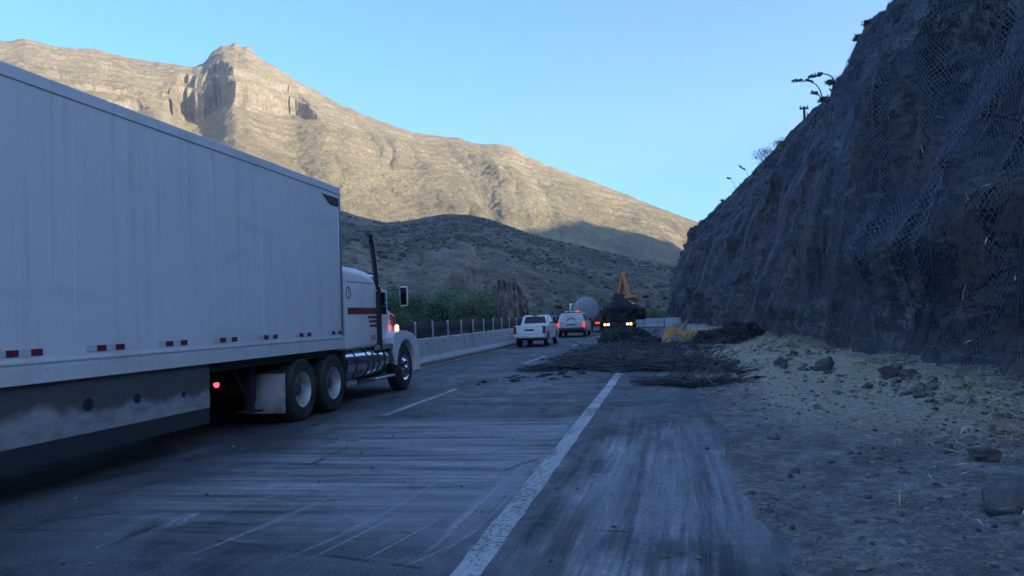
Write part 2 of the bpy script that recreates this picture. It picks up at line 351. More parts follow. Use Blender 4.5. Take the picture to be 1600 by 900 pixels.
col = t.mix(t.ma('MULTIPLY', t.sst(t.vor(p, .4), .36, .2), t.sst(t.noise(p, .03, 3), .35, .6)), col, (.05, .055, .035))
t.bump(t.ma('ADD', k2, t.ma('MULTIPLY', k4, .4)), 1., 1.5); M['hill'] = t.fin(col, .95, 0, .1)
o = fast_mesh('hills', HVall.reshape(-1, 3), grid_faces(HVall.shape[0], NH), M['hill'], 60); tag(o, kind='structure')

# unseen ridge added behind the camera and right, crest shaped to shade the pass
hd = np.array([math.sin(SUN_AZ), math.cos(SUN_AZ)]); ud = np.array([-hd[1], hd[0]])
se, ce = math.sin(SUN_EL), math.cos(SUN_EL)
def uv_sun(P): return P[..., :2] @ ud, P[..., 2] * ce - (P[..., :2] @ hd) * se
SH = [(690, 374), (740, 371), (790, 367), (850, 357), (880, 347), (910, 342), (940, 347), (980, 358), (1010, 367), (1040, 377), (1070, 388), (1150, 408), (1300, 430)]
as_, es_ = polyline(SH); bu, bv = [], []
ELm = MV[..., 2] / np.hypot(MV[..., 0], MV[..., 1])
for a_, e_ in zip(as_, es_):
    j = int(np.argmin(abs(az - a_))); i = int(np.argmax(ELm[:, j] >= e_)); u, v = uv_sun(MV[i, j]); bu.append(u); bv.append(v)
hu, hv = uv_sun(HV[:, (azh > R(-45)) & (azh < R(8))]); hu, hv = hu.ravel(), hv.ravel()
ug = np.arange(-700, 2000, 20.); need = np.full(len(ug), 50.)
for i, u in enumerate(ug):
    s_ = abs(hu - u) < 60
    if s_.any(): need[i] = hv[s_].max() + 6
umax = hu.max()
bu, bv = np.array(bu), np.array(bv); o_ = np.argsort(bu); bu, bv = bu[o_], bv[o_]
crest = np.where(ug < bu[0], need, np.interp(ug, bu, bv))
crest = np.where((ug > umax) & (ug < bu[0]), np.interp(ug, [umax, bu[0]], [np.interp(umax - 30, ug, need), bv[0] - 25]), crest)
crest = np.where(ug > bu[-1], bv[-1] - (ug - bu[-1]) * .05, crest)
crest = np.where(ug < 0, np.maximum(crest, 60), crest)
DR = 1600.
cz = (crest + DR * se) / ce
rows = []
for q, fz in ((-780, 0), (-500, .33), (-250, .64), (-90, .86), (0, 1), (120, .85), (500, .4), (900, 0)):
    hh = DR + q * 1.5; n_ = 0 if q == 0 else 25
    zz = cz * fz + n_ * (fbm(ug / 80., q / 100., 3., 3) - .5) - (6 if fz == 0 else 0)
    rows.append(np.stack([ud[0] * ug + hd[0] * hh, ud[1] * ug + hd[1] * hh, zz], -1))
o = fast_mesh('shadow_ridge', np.array(rows).reshape(-1, 3), grid_faces(len(rows), len(ug)), M['hill'], 60); tag(o, kind='structure')

hz = NT('pale_air'); hz.t.nodes.remove(hz.p); pv = hz.n('ShaderNodeVolumePrincipled'); pv.inputs['Color'].default_value = (.82, .9, 1, 1); pv.inputs['Density'].default_value = 1e-4; pv.inputs['Anisotropy'].default_value = .2
hz.t.links.new(pv.outputs[0], hz.out.inputs['Volume'])
o = MB().bb(-5300, 5300, -5300, 5300, -1.3, 1250).build('haze', hz.m, None, 0); tag(o, kind='stuff')
# ================================================================ SETTING: ground and road
def shf(Y): Y = np.asarray(Y, float); return -(np.maximum(0, Y - 62)) ** 2 / 180.
BASE = [(5.2, -40), (5.0, -10), (4.45, 5), (4.3, 15), (4.3, 24), (4.05, 40), (3.2, 55), (1.6, 70), (-.1, 85), (-.3, 88), (.8, 92), (4, 95), (14, 98), (40, 101), (80, 104)]
def base_x(Y): return np.interp(Y, [b[1] for b in BASE[:10]], [b[0] for b in BASE[:10]])
xs = np.concatenate([[-5000, -1500, -500, -200, -100, -50, -25, -12, -9, -6, -3, -1.5, -.5], np.arange(0, 7.6, .085), [8, 10, 14, 25, 60, 150, 500, 1500, 5000]])
ys = np.concatenate([[-5000, -1000, -300, -100, -40, -20, -10, -5, -2], np.arange(0, 24, .09), np.arange(24, 45, .2), np.arange(45, 100, .8), [105, 120, 150, 250, 600, 1500, 5000]])
GX, GY = np.meshgrid(xs, ys)
edge = .5 + .55 * (fbm(GY / 1.3, 0., 3., 5) - .5) + shf(GY)
near = (1 - ss(75, 95, GY)) * ss(-12, -6, GY)
gz = -.04 + .065 * ss(-.12, .25, GX - edge) * near
gz = gz + near * ss(0, .8, GX - edge) * (.10 * (fbm(GX / 1.1, GY / 1.6, 1., 4) - .5) + .055 * (fbm(GX / .22, GY / .22, 5., 3) - .5))
gz = gz + near * .36 * ss(-1.5, .5, GX - base_x(GY)) + near * .10 * ss(.2, 3., GX - edge)
gz = np.where(GX > 8, -.04, gz)
t = NT('shoulder_dirt'); p = t.pos(); x, y, z = t.xyz(p)
k = t.noise(p, .7, 7, .65); k2 = t.noise(p, 9, 6, .7); k3 = t.noise(p, 60, 3, .6)
grey = t.ramp(k2, [(.32, (.125, .11, .094)), (.5, (.235, .207, .178)), (.68, (.39, .35, .305))])
tan = t.ramp(k2, [(.32, (.26, .21, .135)), (.48, (.46, .38, .26)), (.68, (.62, .53, .38))])
k7 = t.noise(t.mp(p, (1, .8, 1), (2, 9, 0)), 1.7, 7, .7, .4); grey = t.mix(t.ma('MULTIPLY', t.sst(k7, .45, .6), .6), grey, (.075, .07, .064)); grey = t.mix(t.ma('MULTIPLY', t.sst(k7, .44, .34), .5), grey, (.4, .385, .36))
wob = t.ma('ADD', x, t.ma('MULTIPLY', t.ma('SUBTRACT', k, .5), 2.6))
tm = t.ma('MULTIPLY', t.sst(wob, .9, 2.0), t.sst(t.ma('ADD', y, t.ma('MULTIPLY', x, .8)), 9.5, 14))
col = t.mix(tm, grey, tan)
col = t.mix(t.ma('MULTIPLY', t.sst(t.noise(p, 1.1, 5, .6, .6), .56, .7), .55), col, (.36, .35, .33))
k6 = t.noise(p, 24, 5, .75); col = t.mix(t.ma('MULTIPLY', t.sst(k6, .53, .62), .65), col, (.055, .052, .048)); col = t.mix(t.ma('MULTIPLY', t.sst(t.noise(t.mp(p, (1, 1, 1), (3, 5, 0)), 33, 4, .75), .58, .65), .7), col, (.5, .48, .43)); col = t.mix(t.ma('MULTIPLY', t.sst(k3, .56, .7), .5), col, (.05, .047, .042))  # dark and pale specks in the colour stand in for shading of fine relief
t.bump(t.ma('ADD', t.ma('MULTIPLY', k2, 1.), t.ma('MULTIPLY', k3, .5)), .9, .05); M['dirt'] = t.fin(col, .95)
o = fast_mesh('ground', np.stack([GX, GY, gz], -1).reshape(-1, 3), grid_faces(len(ys), len(xs)), M['dirt'], 180); tag(o, kind='structure')
# asphalt
t = NT('scorched_asphalt'); p = t.pos(); x, y, z = t.xyz(p)
fine = t.noise(p, 70, 3, .7); mid = t.noise(p, 3, 6, .6); big = t.noise(p, .35, 5, .6)
col = t.ramp(fine, [(.34, (.024, .0255, .028)), (.5, (.07, .074, .08)), (.66, (.22, .226, .235))])
col = t.mix(t.ma('MULTIPLY', t.sst(big, .42, .6), .6), col, (.022, .023, .025)); big2 = t.noise(t.mp(p, (.8, .35, 1), (4, 1, 0)), 1.1, 6, .68, .6); col = t.mix(t.ma('MULTIPLY', t.sst(big2, .52, .64), .75), col, (.016, .0165, .018)); col = t.mix(t.ma('MULTIPLY', t.sst(big2, .45, .36), .45), col, (.2, .205, .21))
# pale transverse scrape band over the right lane
tn = t.noise(t.mp(p, (.22, 2.6, 1)), 1.5, 6, .65, .3); tn2 = t.noise(t.mp(p, (.5, 9., 1)), 1., 5, .65)
yw = t.ma('ADD', y, t.ma('MULTIPLY', t.ma('SUBTRACT', mid, .5), .5)); xw = t.ma('ADD', x, t.ma('MULTIPLY', t.ma('SUBTRACT', mid, .5), 1.))
band = t.ma('MULTIPLY', t.ma('MULTIPLY', t.sst(yw, 4.0, 7.2), t.sst(yw, 11.9, 11.3)), t.ma('MULTIPLY', t.sst(xw, -5.4, -4.2), t.sst(xw, -1.0, -1.5)))
tf = t.ma('MULTIPLY', band, t.rng(t.ma('ADD', t.ma('MULTIPLY', tn, .6), t.ma('MULTIPLY', tn2, .4)), .4, .62, .08, .95))
tf = t.ma('MULTIPLY', tf, t.rng(t.noise(t.mp(p, (.4, 1, 1)), 12, 5, .78), .36, .58, .55, 1.)); col = t.mix(tf, col, t.mix(fine, (.26, .265, .27), (.56, .565, .57)))
band2 = t.ma('MULTIPLY', t.ma('MULTIPLY', t.sst(yw, 12.5, 13.6), t.sst(yw, 18.6, 17.)), t.ma('MULTIPLY', t.sst(xw, -5., -3.6), t.sst(xw, -.9, -2.4)))
col = t.mix(t.ma('MULTIPLY', band2, t.rng(tn, .5, .68, 0, .75)), col, (.33, .335, .34))
# longitudinal dust streaks, strongest on the hard shoulder
xl = t.ma('ADD', x, t.ma('MULTIPLY', t.ma('POWER', t.ma('MAXIMUM', t.ma('SUBTRACT', 9.5, y), 0.), 2.), .004))
cv = t.n('ShaderNodeCombineXYZ'); t.set(cv.inputs[0], t.ma('MULTIPLY', xl, 3.)); t.set(cv.inputs[1], t.ma('MULTIPLY', y, .16))
ln = t.noise(cv.outputs[0], 1.3, 6, .62, .35); cv2 = t.n('ShaderNodeCombineXYZ'); t.set(cv2.inputs[0], t.ma('MULTIPLY', xl, 14.)); t.set(cv2.inputs[1], t.ma('MULTIPLY', y, .3)); ln2 = t.noise(cv2.outputs[0], 1.3, 5, .6, .2)
sh = t.ma('MULTIPLY', t.sst(xw, -1.3, -.5), t.sst(t.ma('ADD', yw, t.ma('MULTIPLY', t.ma('SUBTRACT', big, .5), 9.)), 15., 8.))
lf = t.ma('MULTIPLY', sh, t.rng(t.ma('ADD', t.ma('MULTIPLY', ln, .65), t.ma('MULTIPLY', ln2, .35)), .43, .64, 0, .95))
patch = t.sst(t.noise(t.mp(p, (1, .5, 1)), .9, 6, .65, .5), .38, .6); grain = t.noise(t.mp(p, (1, .45, 1)), 13, 5, .78); lf = t.ma('MULTIPLY', lf, t.ma('MULTIPLY', t.rng(patch, 0, 1, .12, 1), t.rng(grain, .36, .58, .5, 1.))); col = t.mix(lf, col, t.mix(fine, (.4, .405, .41), (.74, .745, .75)))
lane = t.ma('MULTIPLY', t.sst(x, -1.4, -2.0), t.sst(ln2, .6, .72)); col = t.mix(t.ma('MULTIPLY', lane, .4), col, (.2, .2, .2))
col = t.mix(t.ma('MULTIPLY', t.sst(fine, .66, .72), .35), col, (.2, .2, .19))
crk = t.vor(t.mp(p, (.5, 1.3, 1)), .55, 'DISTANCE_TO_EDGE'); 
ck = t.ma('MULTIPLY', t.sst(crk, .012, .003), t.sst(t.noise(p, 1.3, 4), .5, .6)); col = t.mix(t.ma('MULTIPLY', ck, .8), col, (.015, .015, .016))
t.bump(t.ma('ADD', fine, t.ma('MULTIPLY', mid, .6)), .55, .012)
M['asphalt'] = t.fin(col, t.rng(mid, .3, .7, .55, .85), 0, .35)
yr = np.concatenate([np.arange(-30, 60, 2.), np.arange(60, 112, 1.5)]); xr = np.linspace(-8.9, .95, 12)
RX, RY = np.meshgrid(xr, yr); o = fast_mesh('road', np.stack([RX + shf(RY), RY, RX * 0], -1).reshape(-1, 3), grid_faces(len(yr), 12), M['asphalt'], 180); tag(o, kind='structure')
def marking(name, col, wear, scale, soft=False, amt=1.):
    t = NT(name); p = t.pos(); k = t.noise(p, scale, 6, .7); k2 = t.noise(t.mp(p, (1, .3, 1)), 2.2, 5, .6)
    f = t.ma('MULTIPLY', t.sst(t.ma('ADD', t.ma('MULTIPLY', k, .55), t.ma('MULTIPLY', k2, .45)), wear - .1, wear + .06), amt)
    if soft:
        uu, vv, _ = t.xyz(t.n('ShaderNodeUVMap').outputs[0]); ed = t.ma('SUBTRACT', 1., t.ma('ABSOLUTE', t.ma('SUBTRACT', t.ma('MULTIPLY', uu, 2.), 1.))); en = t.ma('MULTIPLY', t.sst(vv, 0., .25), t.sst(vv, 1., .75))
        su = t.n('ShaderNodeCombineXYZ'); t.set(su.inputs[0], t.ma('MULTIPLY', uu, 8.)); t.set(su.inputs[1], t.ma('MULTIPLY', vv, .7)); t.set(su.inputs[2], t.ma('MULTIPLY', t.xyz(p)[0], .25)); streak = t.noise(su.outputs[0], 1., 6, .7)
        kk = t.ma('ADD', t.ma('MULTIPLY', streak, .6), t.ma('MULTIPLY', k, .4)); f = t.ma('MULTIPLY', t.ma('MULTIPLY', t.sst(kk, .38, .68), t.ma('MULTIPLY', t.sst(ed, 0., .7), en)), amt)
    t.fin(t.mix(k, col, tuple(q * .72 for q in col)), .75)
    tr = t.n('ShaderNodeBsdfTransparent'); mx = t.n('ShaderNodeMixShader'); t.set(mx.inputs[0], f)
    t.t.links.new(tr.outputs[0], mx.inputs[1]); t.t.links.new(t.p.outputs[0], mx.inputs[2]); t.t.links.new(mx.outputs[0], t.out.inputs[0]); return t.m
M['paint'] = marking('worn_white_line', (.52, .52, .51), .47, 22); M['ypaint'] = marking('worn_yellow_line', (.45, .33, .1), .42, 26)
def stripe(name, x0, w, y0, y1, mat, st=1., z=.004):
    yy = np.arange(y0, y1 + .01, st); e1_ = x0 - w / 2 + .02 * (vn(yy * 3, 1.) - .5); e2_ = x0 + w / 2 + .02 * (vn(yy * 3, 2.) - .5)
    V = np.stack([np.stack([e1_ + shf(yy), yy, yy * 0 + z], -1), np.stack([e2_ + shf(yy), yy, yy * 0 + z], -1)], 1).reshape(-1, 3)
    o = fast_mesh(name, V, grid_faces(len(yy), 2), mat, 0); return tag(o, kind='structure')
stripe('edge_line', -1.27, .19, -6, 60, M['paint'], .25); stripe('median_line', -7.98, .13, -20, 105, M['ypaint'], .5)
for y0 in (-.4, 12.1, 24.75, 37.6, 50.2, 62.5): stripe('lane_dash', -4.68, .14, y0, y0 + 4.6, M['paint'], .25)
# scraped and dusty tracks on the surface, thin worn sheets
M['scrape'] = marking('chalky_scrape', (.52, .525, .53), .47, 24, True, .9); M['soot'] = marking('soot_patch', (.03, .031, .033), .5, 8, True, .7)
def track(pts, w, mat, z=.005, name='scrape_mark'):
    P = [on_z(*q)[:2] for q in pts]; P = np.array(P); n = 40
    d = np.r_[0, np.cumsum(np.hypot(*np.diff(P, axis=0).T))]; s_ = np.linspace(0, d[-1], n)
    k = np.polyfit(d, P[:, 0], min(3, len(P) - 1)); k2_ = np.polyfit(d, P[:, 1], min(3, len(P) - 1))
    Q = np.stack([np.polyval(k, s_), np.polyval(k2_, s_)], -1); T_ = np.gradient(Q, axis=0); T_ /= np.linalg.norm(T_, axis=1)[:, None]; N_ = np.stack([-T_[:, 1], T_[:, 0]], -1)
    ww = w * (.35 + .65 * np.sin(np.pi * np.linspace(.04, .96, n))) * (.7 + .6 * vn(s_ * 2.5, w * 50))
    V = np.stack([np.c_[Q - N_ * ww[:, None] / 2, np.full(n, z)], np.c_[Q + N_ * ww[:, None] / 2, np.full(n, z)]], 1).reshape(-1, 3)
    UV = np.stack([np.tile([0., 1.], n), np.repeat(np.linspace(0, 1, n), 2)], -1)
    return tag(fast_mesh(name, V, grid_faces(n, 2), mat, 0, None, UV), kind='structure')
for pts, w in [([(235, 893), (400, 828), (500, 785), (585, 738)], .12), ([(395, 893), (560, 825), (640, 782), (692, 744)], .11), ([(460, 885), (560, 838), (650, 790)], .06), ([(540, 890), (620, 850), (705, 800)], .05), ([(600, 897), (690, 862), (760, 812)], .07), ([(330, 806), (430, 775), (520, 740)], .05),
               ([(1005, 716), (1030, 690), (1052, 652)], .06), ([(968, 826), (978, 780), (1000, 730)], .07), ([(960, 830), (985, 775), (997, 735)], .04), ([(918, 765), (945, 735), (970, 700)], .1), ([(985, 893), (1030, 820), (1055, 740)], .26), ([(880, 893), (925, 830), (940, 770)], .24), ([(1060, 720), (1075, 690), (1068, 668)], .13), ([(1165, 885), (1120, 800), (1095, 740)], .1), ([(1200, 870), (1180, 800), (1170, 770)], .16), ([(1130, 840), (1100, 780), (1080, 750)], .05),
               ([(1120, 897), (1080, 770), (1062, 668)], .5), ([(905, 897), (950, 770), (1000, 680)], .42), ([(1010, 897), (1020, 790), (1030, 690)], .5), ([(1185, 897), (1140, 780), (1100, 690)], .4), ([(640, 897), (760, 790), (850, 700)], .4), ([(263, 828), (285, 812), (309, 798)], .34), ([(130, 864), (170, 850), (200, 834)], .07), ([(700, 592), (800, 585), (880, 578)], .2), ([(560, 612), (640, 606), (700, 596)], .1), ([(820, 598), (860, 590), (905, 583)], .25)]:
    track(pts, w, M['scrape'])
for pts, w in [([(160, 858), (210, 834), (255, 818)], .16), ([(780, 740), (810, 728), (850, 715)], .14), ([(790, 702), (830, 698), (870, 694)], .06), ([(640, 728), (720, 722), (790, 722)], .07), ([(900, 672), (960, 668), (1010, 664), (1045, 655)], .09), ([(820, 865), (850, 815), (880, 770)], .3), ([(620, 640), (720, 632), (860, 636)], .6)]:
    track(pts, w, M['soot'], .0065, 'soot_mark')

# ================================================================ SETTING: rock cut on the right
prof = [(0, -.4), (.1, .3), (.75, 3), (1.75, 6), (2.5, 8.5), (3.6, 10.5), (6.2, 14), (9.4, 18), (12.4, 21), (16.8, 24), (29, 28), (60, 30), (90, 22)]
pd = np.r_[0, np.cumsum([math.dist(prof[i], prof[i + 1]) for i in range(len(prof) - 1)])]
tp = np.concatenate([np.linspace(0, 20, 150), np.linspace(20.2, 40, 70), np.linspace(41, pd[-1], 20)])
pi_, pz_ = np.interp(tp, pd, [q[0] for q in prof]), np.interp(tp, pd, [q[1] for q in prof])
bp = np.array(BASE); bd = np.r_[0, np.cumsum(np.hypot(*np.diff(bp, axis=0).T))]
s0 = bd[BASE.index((5.0, -10))]
sp = np.concatenate([np.arange(0, s0, 1.2), np.arange(s0, s0 + 18, .25), np.arange(s0 + 18, s0 + 38, .11), np.arange(s0 + 38, s0 + 62, .22), np.arange(s0 + 62, s0 + 108, .35), np.arange(s0 + 108, bd[-1], 2.)])
fine_s = np.linspace(0, bd[-1], 2000); k = np.ones(61) / 61
bxf = np.interp(fine_s, bd, bp[:, 0]); byf = np.interp(fine_s, bd, bp[:, 1])
pad = lambda a: np.convolve(np.r_[np.full(30, a[0]), a, np.full(30, a[-1])], k, 'valid')
bxf, byf = pad(bxf), pad(byf)
bx, by = np.interp(sp, fine_s, bxf), np.interp(sp, fine_s, byf)
dx, dy = np.gradient(bx, sp), np.gradient(by, sp); L_ = np.hypot(dx, dy); nx, ny = -dy / L_, dx / L_        # towards the road
hs = np.interp(sp - s0, [-30, -2, 13, 45, 66, 100, 200], [.15, .3, 1, 1, .9, .88, .8])  # unseen stretch behind the camera lowered to let in more sky light
SP, TP = np.meshgrid(sp, tp, indexing='ij')
PX_ = bx[:, None] + 0 * SP + pi_; PY_ = by[:, None] + 0 * SP; PZ_ = pz_[None] * hs[:, None]
def slope_off(fine=True):
    a = 1.3 * (fbm(SP / 9., TP / 7., 2., 2) - .5) + 1.0 * (rid(fbm(SP / 4., TP / 5., 4., 2)) - .5)
    if fine:
        bl = fbm(SP / 1.9 + .3 * TP, TP / 1.5, 7., 2); q = bl * 5
        a = a + 1.0 * (np.floor(q) + ss(.35, .65, saw(q))) / 5 + .6 * (fbm(SP / 1.1, TP / .8, 9., 4) - .5) + .3 * (rid(fbm(SP / .45 + TP * .5, TP / .5, 3., 2)) - .5) - .55
    return a
damp = (ss(0., 2.2, TP) * .85 + .15) * (1 - .6 * ss(11.5, 16, TP))
off = slope_off() * damp
# local outward normal in the profile plane
dpi, dpz = np.gradient(pi_, tp), np.gradient(pz_, tp); ll = np.hypot(dpi, dpz); on, oz = dpz / ll, -dpi / ll
oz = -oz
RV = np.stack([PX_ + nx[:, None] * on * off, PY_ + ny[:, None] * on * off, PZ_ + oz * off], -1)
t = NT('cut_rock'); p = t.pos(); k = t.noise(p, .35, 8, .62); k2 = t.noise(p, 2.4, 7, .68); nz = t.xyz(t.n('ShaderNodeNewGeometry').outputs['Normal'])[2]
col = t.ramp(t.ma('ADD', t.ma('MULTIPLY', k, .55), t.ma('MULTIPLY', k2, .45)), [(.36, (.024, .025, .028)), (.47, (.058, .06, .065)), (.57, (.108, .108, .11)), (.68, (.24, .222, .2))])
col = t.mix(t.ma('MULTIPLY', t.sst(t.noise(p, .45, 5), .52, .66), .8), col, (.17, .112, .068))
col = t.mix(t.ma('MULTIPLY', t.sst(t.vor(t.mp(p, (1, 1, .7)), .33), .42, .2), t.sst(k2, .47, .6)), col, (.33, .31, .28))
col = t.mix(t.ma('MULTIPLY', t.sst(nz, .62, .85), .75), col, t.mix(k2, (.10, .09, .06), (.19, .165, .11)))
c1 = t.ma('ABSOLUTE', t.ma('SUBTRACT', t.noise(t.mp(p, (1, 1, 1.8), (0, 0, 0), (.3, .2, 0)), .9, 7, .6, .4), .5)); c2 = t.ma('ABSOLUTE', t.ma('SUBTRACT', t.noise(t.mp(p, (1.6, 1.2, .8)), 2.1, 6, .62, .3), .5))
col = t.mix(t.ma('MULTIPLY', t.sst(c1, .035, .006), .9), col, (.006, .006, .007)); col = t.mix(t.ma('MULTIPLY', t.sst(c2, .03, .005), .75), col, (.01, .01, .011))
led_ = t.noise(t.mp(p, (.5, .5, 2.6), (0, 0, 0), (.25, .12, 0)), 1.2, 6, .68); col = t.mix(t.ma('MULTIPLY', t.sst(led_, .56, .66), .65), col, (.24, .215, .185))
cr = t.vor(t.mp(p, (1, 1, 1.7)), 1.3, 'DISTANCE_TO_EDGE')
t.bump(t.ma('ADD', k2, t.ma('MULTIPLY', t.noise(p, 9, 5, .7), .35)), 1., .55); M['cutrock'] = t.fin(col, .92, 0, .25)
o = fast_mesh('rock_slope', RV.reshape(-1, 3), grid_faces(len(sp), len(tp))[:, ::-1], M['cutrock'], 180); tag(o, kind='structure')

# ================================================================ rockfall netting draped on the cut
js = np.where(tp < 16.5)[0]; ks = np.where((sp > s0 - 2) & (sp < s0 + 104))[0]
NSP, NTP = SP[np.ix_(ks, js)], TP[np.ix_(ks, js)]
big_off = (slope_off(False) * damp)[np.ix_(ks, js)]; rock_off = off[np.ix_(ks, js)]
w1 = NSP + .14 * NTP + 1.2 * (vn(NSP / 6., NTP / 9., 3.) - .5)
fold = np.clip(rid(vn(w1 / .75, NTP / 16., 7.)) - .55, 0, 1) / .45; fold = fold ** 1.6 * (.35 + .65 * vn(w1 / 5., 4., 1.))
noff = np.maximum(big_off + .22, rock_off + .05) + .30 * fold * ss(.3, 3, NTP) * (1 - .7 * ss(11, 16, NTP)) + .05 * (vn(NSP / .5, NTP / .7, 6.) - .5)
noff += .25 * (1 - ss(0, 1.6, NTP)); noff = noff * (1 - ss(8, 13, NTP)) + (rock_off + .04) * ss(8, 13, NTP)
NI = np.ix_(ks, js)
NVv = np.stack([PX_[NI] + nx[ks][:, None] * on[js] * noff, PY_[NI] + ny[ks][:, None] * on[js] * noff, np.maximum(PZ_[NI] + oz[js] * noff, .15)], -1)
t = NT('wire_mesh'); uvn = t.n('ShaderNodeUVMap').outputs[0]; u, v, _ = t.xyz(uvn)
ju = t.ma('ADD', u, t.ma('MULTIPLY', t.noise(uvn, 2.2, 3), .12)); jv = t.ma('ADD', v, t.ma('MULTIPLY', t.noise(uvn, 1.7, 3), .2)); a_ = t.ma('ADD', t.ma('MULTIPLY', ju, 14.), t.ma('MULTIPLY', jv, 8.4)); b_ = t.ma('SUBTRACT', t.ma('MULTIPLY', ju, 14.), t.ma('MULTIPLY', jv, 8.4))
line = t.ma('MAXIMUM', t.ma('LESS_THAN', t.ma('FRACT', a_), .095), t.ma('LESS_THAN', t.ma('FRACT', b_), .095))
t.fin(t.mix(t.noise(t.pos(), 2, 4), (.06, .075, .105), (.15, .175, .23)), .5, .3)
tr = t.n('ShaderNodeBsdfTransparent'); mx = t.n('ShaderNodeMixShader'); t.set(mx.inputs[0], line)
t.t.links.new(tr.outputs[0], mx.inputs[1]); t.t.links.new(t.p.outputs[0], mx.inputs[2]); t.t.links.new(mx.outputs[0], t.out.inputs[0]); M['net'] = t.m
net = fast_mesh('rockfall_netting', NVv.reshape(-1, 3), grid_faces(len(ks), len(js))[:, ::-1], M['net'], 180, None, np.stack([NSP, NTP], -1).reshape(-1, 2))
tag(net, 'grey wire rockfall netting hanging in folds over the rock cut', 'netting')
M['cable'] = simple('gathered_wire', (.075, .08, .09), .55, .3, .3, 4)
for sy, ln_, dr in ((17.2, 13, 2.2), (18.6, 14, 1.2), (20.4, 12, 2.6), (31, 11, 2.)):
    P = []
    for q in np.linspace(1.2, ln_, 30):
        s_ = s0 + sy + 5 - dr * q / 6 + .35 * (vn(q * .8, sy) - .5)
        i = int(np.argmin(abs(sp[ks] - s_))); j = int(np.argmin(abs(tp[js] - q))); P.append(NVv[i, j] + np.array([-.05, 0, .01]))
    MB().tube(P, [.007 + .008 * vn(i * .6, sy) for i in range(30)], 5).build('seam_rope', M['cable'], net)

# ================================================================ plants
def leaves(n, centre, rad, size, seed, clumps=14, flat=.8):
    r = np.random.RandomState(seed); cl = r.normal(size=(clumps, 3)); cl /= np.linalg.norm(cl, axis=1)[:, None]; cl *= (r.rand(clumps, 1) ** .45)
    cl = cl * np.array([rad[0], rad[1], rad[2]]) * .8
    ci = r.randint(clumps, size=n); off_ = r.normal(size=(n, 3)) * np.array([rad[0], rad[1], rad[2] * flat]) * .23
    P = cl[ci] + off_ + np.array(centre)
    a = r.normal(size=(n, 3)); a /= np.linalg.norm(a, axis=1)[:, None]; b = np.cross(a, r.normal(size=(n, 3))); b /= np.linalg.norm(b, axis=1)[:, None]
    sz = size * (.6 + .8 * r.rand(n, 1))
    V = np.stack([P - a * sz, P + b * sz * .5, P + a * sz, P - b * sz * .5], 1).reshape(-1, 3)
    return V, np.arange(4 * n).reshape(-1, 4)
def tree(name, loc, h, rad, n, label, cat, group, mat, seed, size=.095, trunk_h=.35):
    r = random.Random(seed); root = empty(name, loc); tag(root, label, cat, group)
    b = MB(); th_ = h * trunk_h
    b.tube([(0, 0, -.3), (.05 * h * (r.random() - .5), .02 * h, th_ * .5), (.08 * h * (r.random() - .5), 0, th_), (0, 0, h * .75)], [.035 * h, .028 * h, .022 * h, .006 * h], 7)
    for k in range(7):
        a = r.random() * 6.28; z0 = th_ * (.5 + .6 * r.random()); q = .75
        b.tube([(0, 0, z0), (math.cos(a) * rad * .35, math.sin(a) * rad * .35, z0 + h * .16), (math.cos(a) * rad * q, math.sin(a) * rad * q, z0 + h * .3)], [.014 * h, .01 * h, .004 * h], 5)
    b.build('trunk', M['bark'], root)
    V, Q = leaves(n, (0, 0, h * .58), (rad, rad, h * .42), size, seed, 16)
    V[:, 2] = np.maximum(V[:, 2], .05)
    fast_mesh('crown', V, Q, mat, 0, root)
    return root
tl = [(632, 452, 62, 'green tree just right of the truck mirror'), (655, 463, 70, 'tall rounded green tree between truck mirror and the low middle trees'), (684, 474, 66, 'lower green tree behind the third screen panel'), (706, 458, 78, 'green tree between the low tree and the tallest one'), (733, 450, 74, 'tallest green tree behind the barrier screen'), (757, 471, 84, 'green tree directly left of the pale rock outcrop'), (610, 470, 56, 'green tree partly hidden behind the truck hood')]
for i, (px, py, Y_, lab) in enumerate(tl):
    tp_ = on_y(px, py, Y_); tree('tree', (tp_[0], Y_, -.3), tp_[2] * 1.12 + .3, (tp_[2]) * .56, 5200, lab, 'tree', 'green trees behind the barrier screen', M[('leaf', 'leafpale', 'leafdeep')[i % 3]], 30 + i)
for i, (px, py, Y_, lab) in enumerate([(1008, 474, 100, 'dark green bush between excavator and rock cut, nearer the excavator'), (1030, 480, 104, 'dark green bush at the foot of the far rock cut'), (986, 480, 98, 'dark green bush partly behind the load of netting')]):
    tp_ = on_y(px, py, Y_); tree('bush', (tp_[0], Y_, -.3), tp_[2] + .3, tp_[2] * .8, 900, lab, 'bush', 'bushes beyond the bend', M['leaf'], 60 + i)
def crest_pt(s_, q):
    i = int(np.argmin(abs(sp - s0 - s_))); j = int(np.argmin(abs(tp - q))); return RV[i, j]
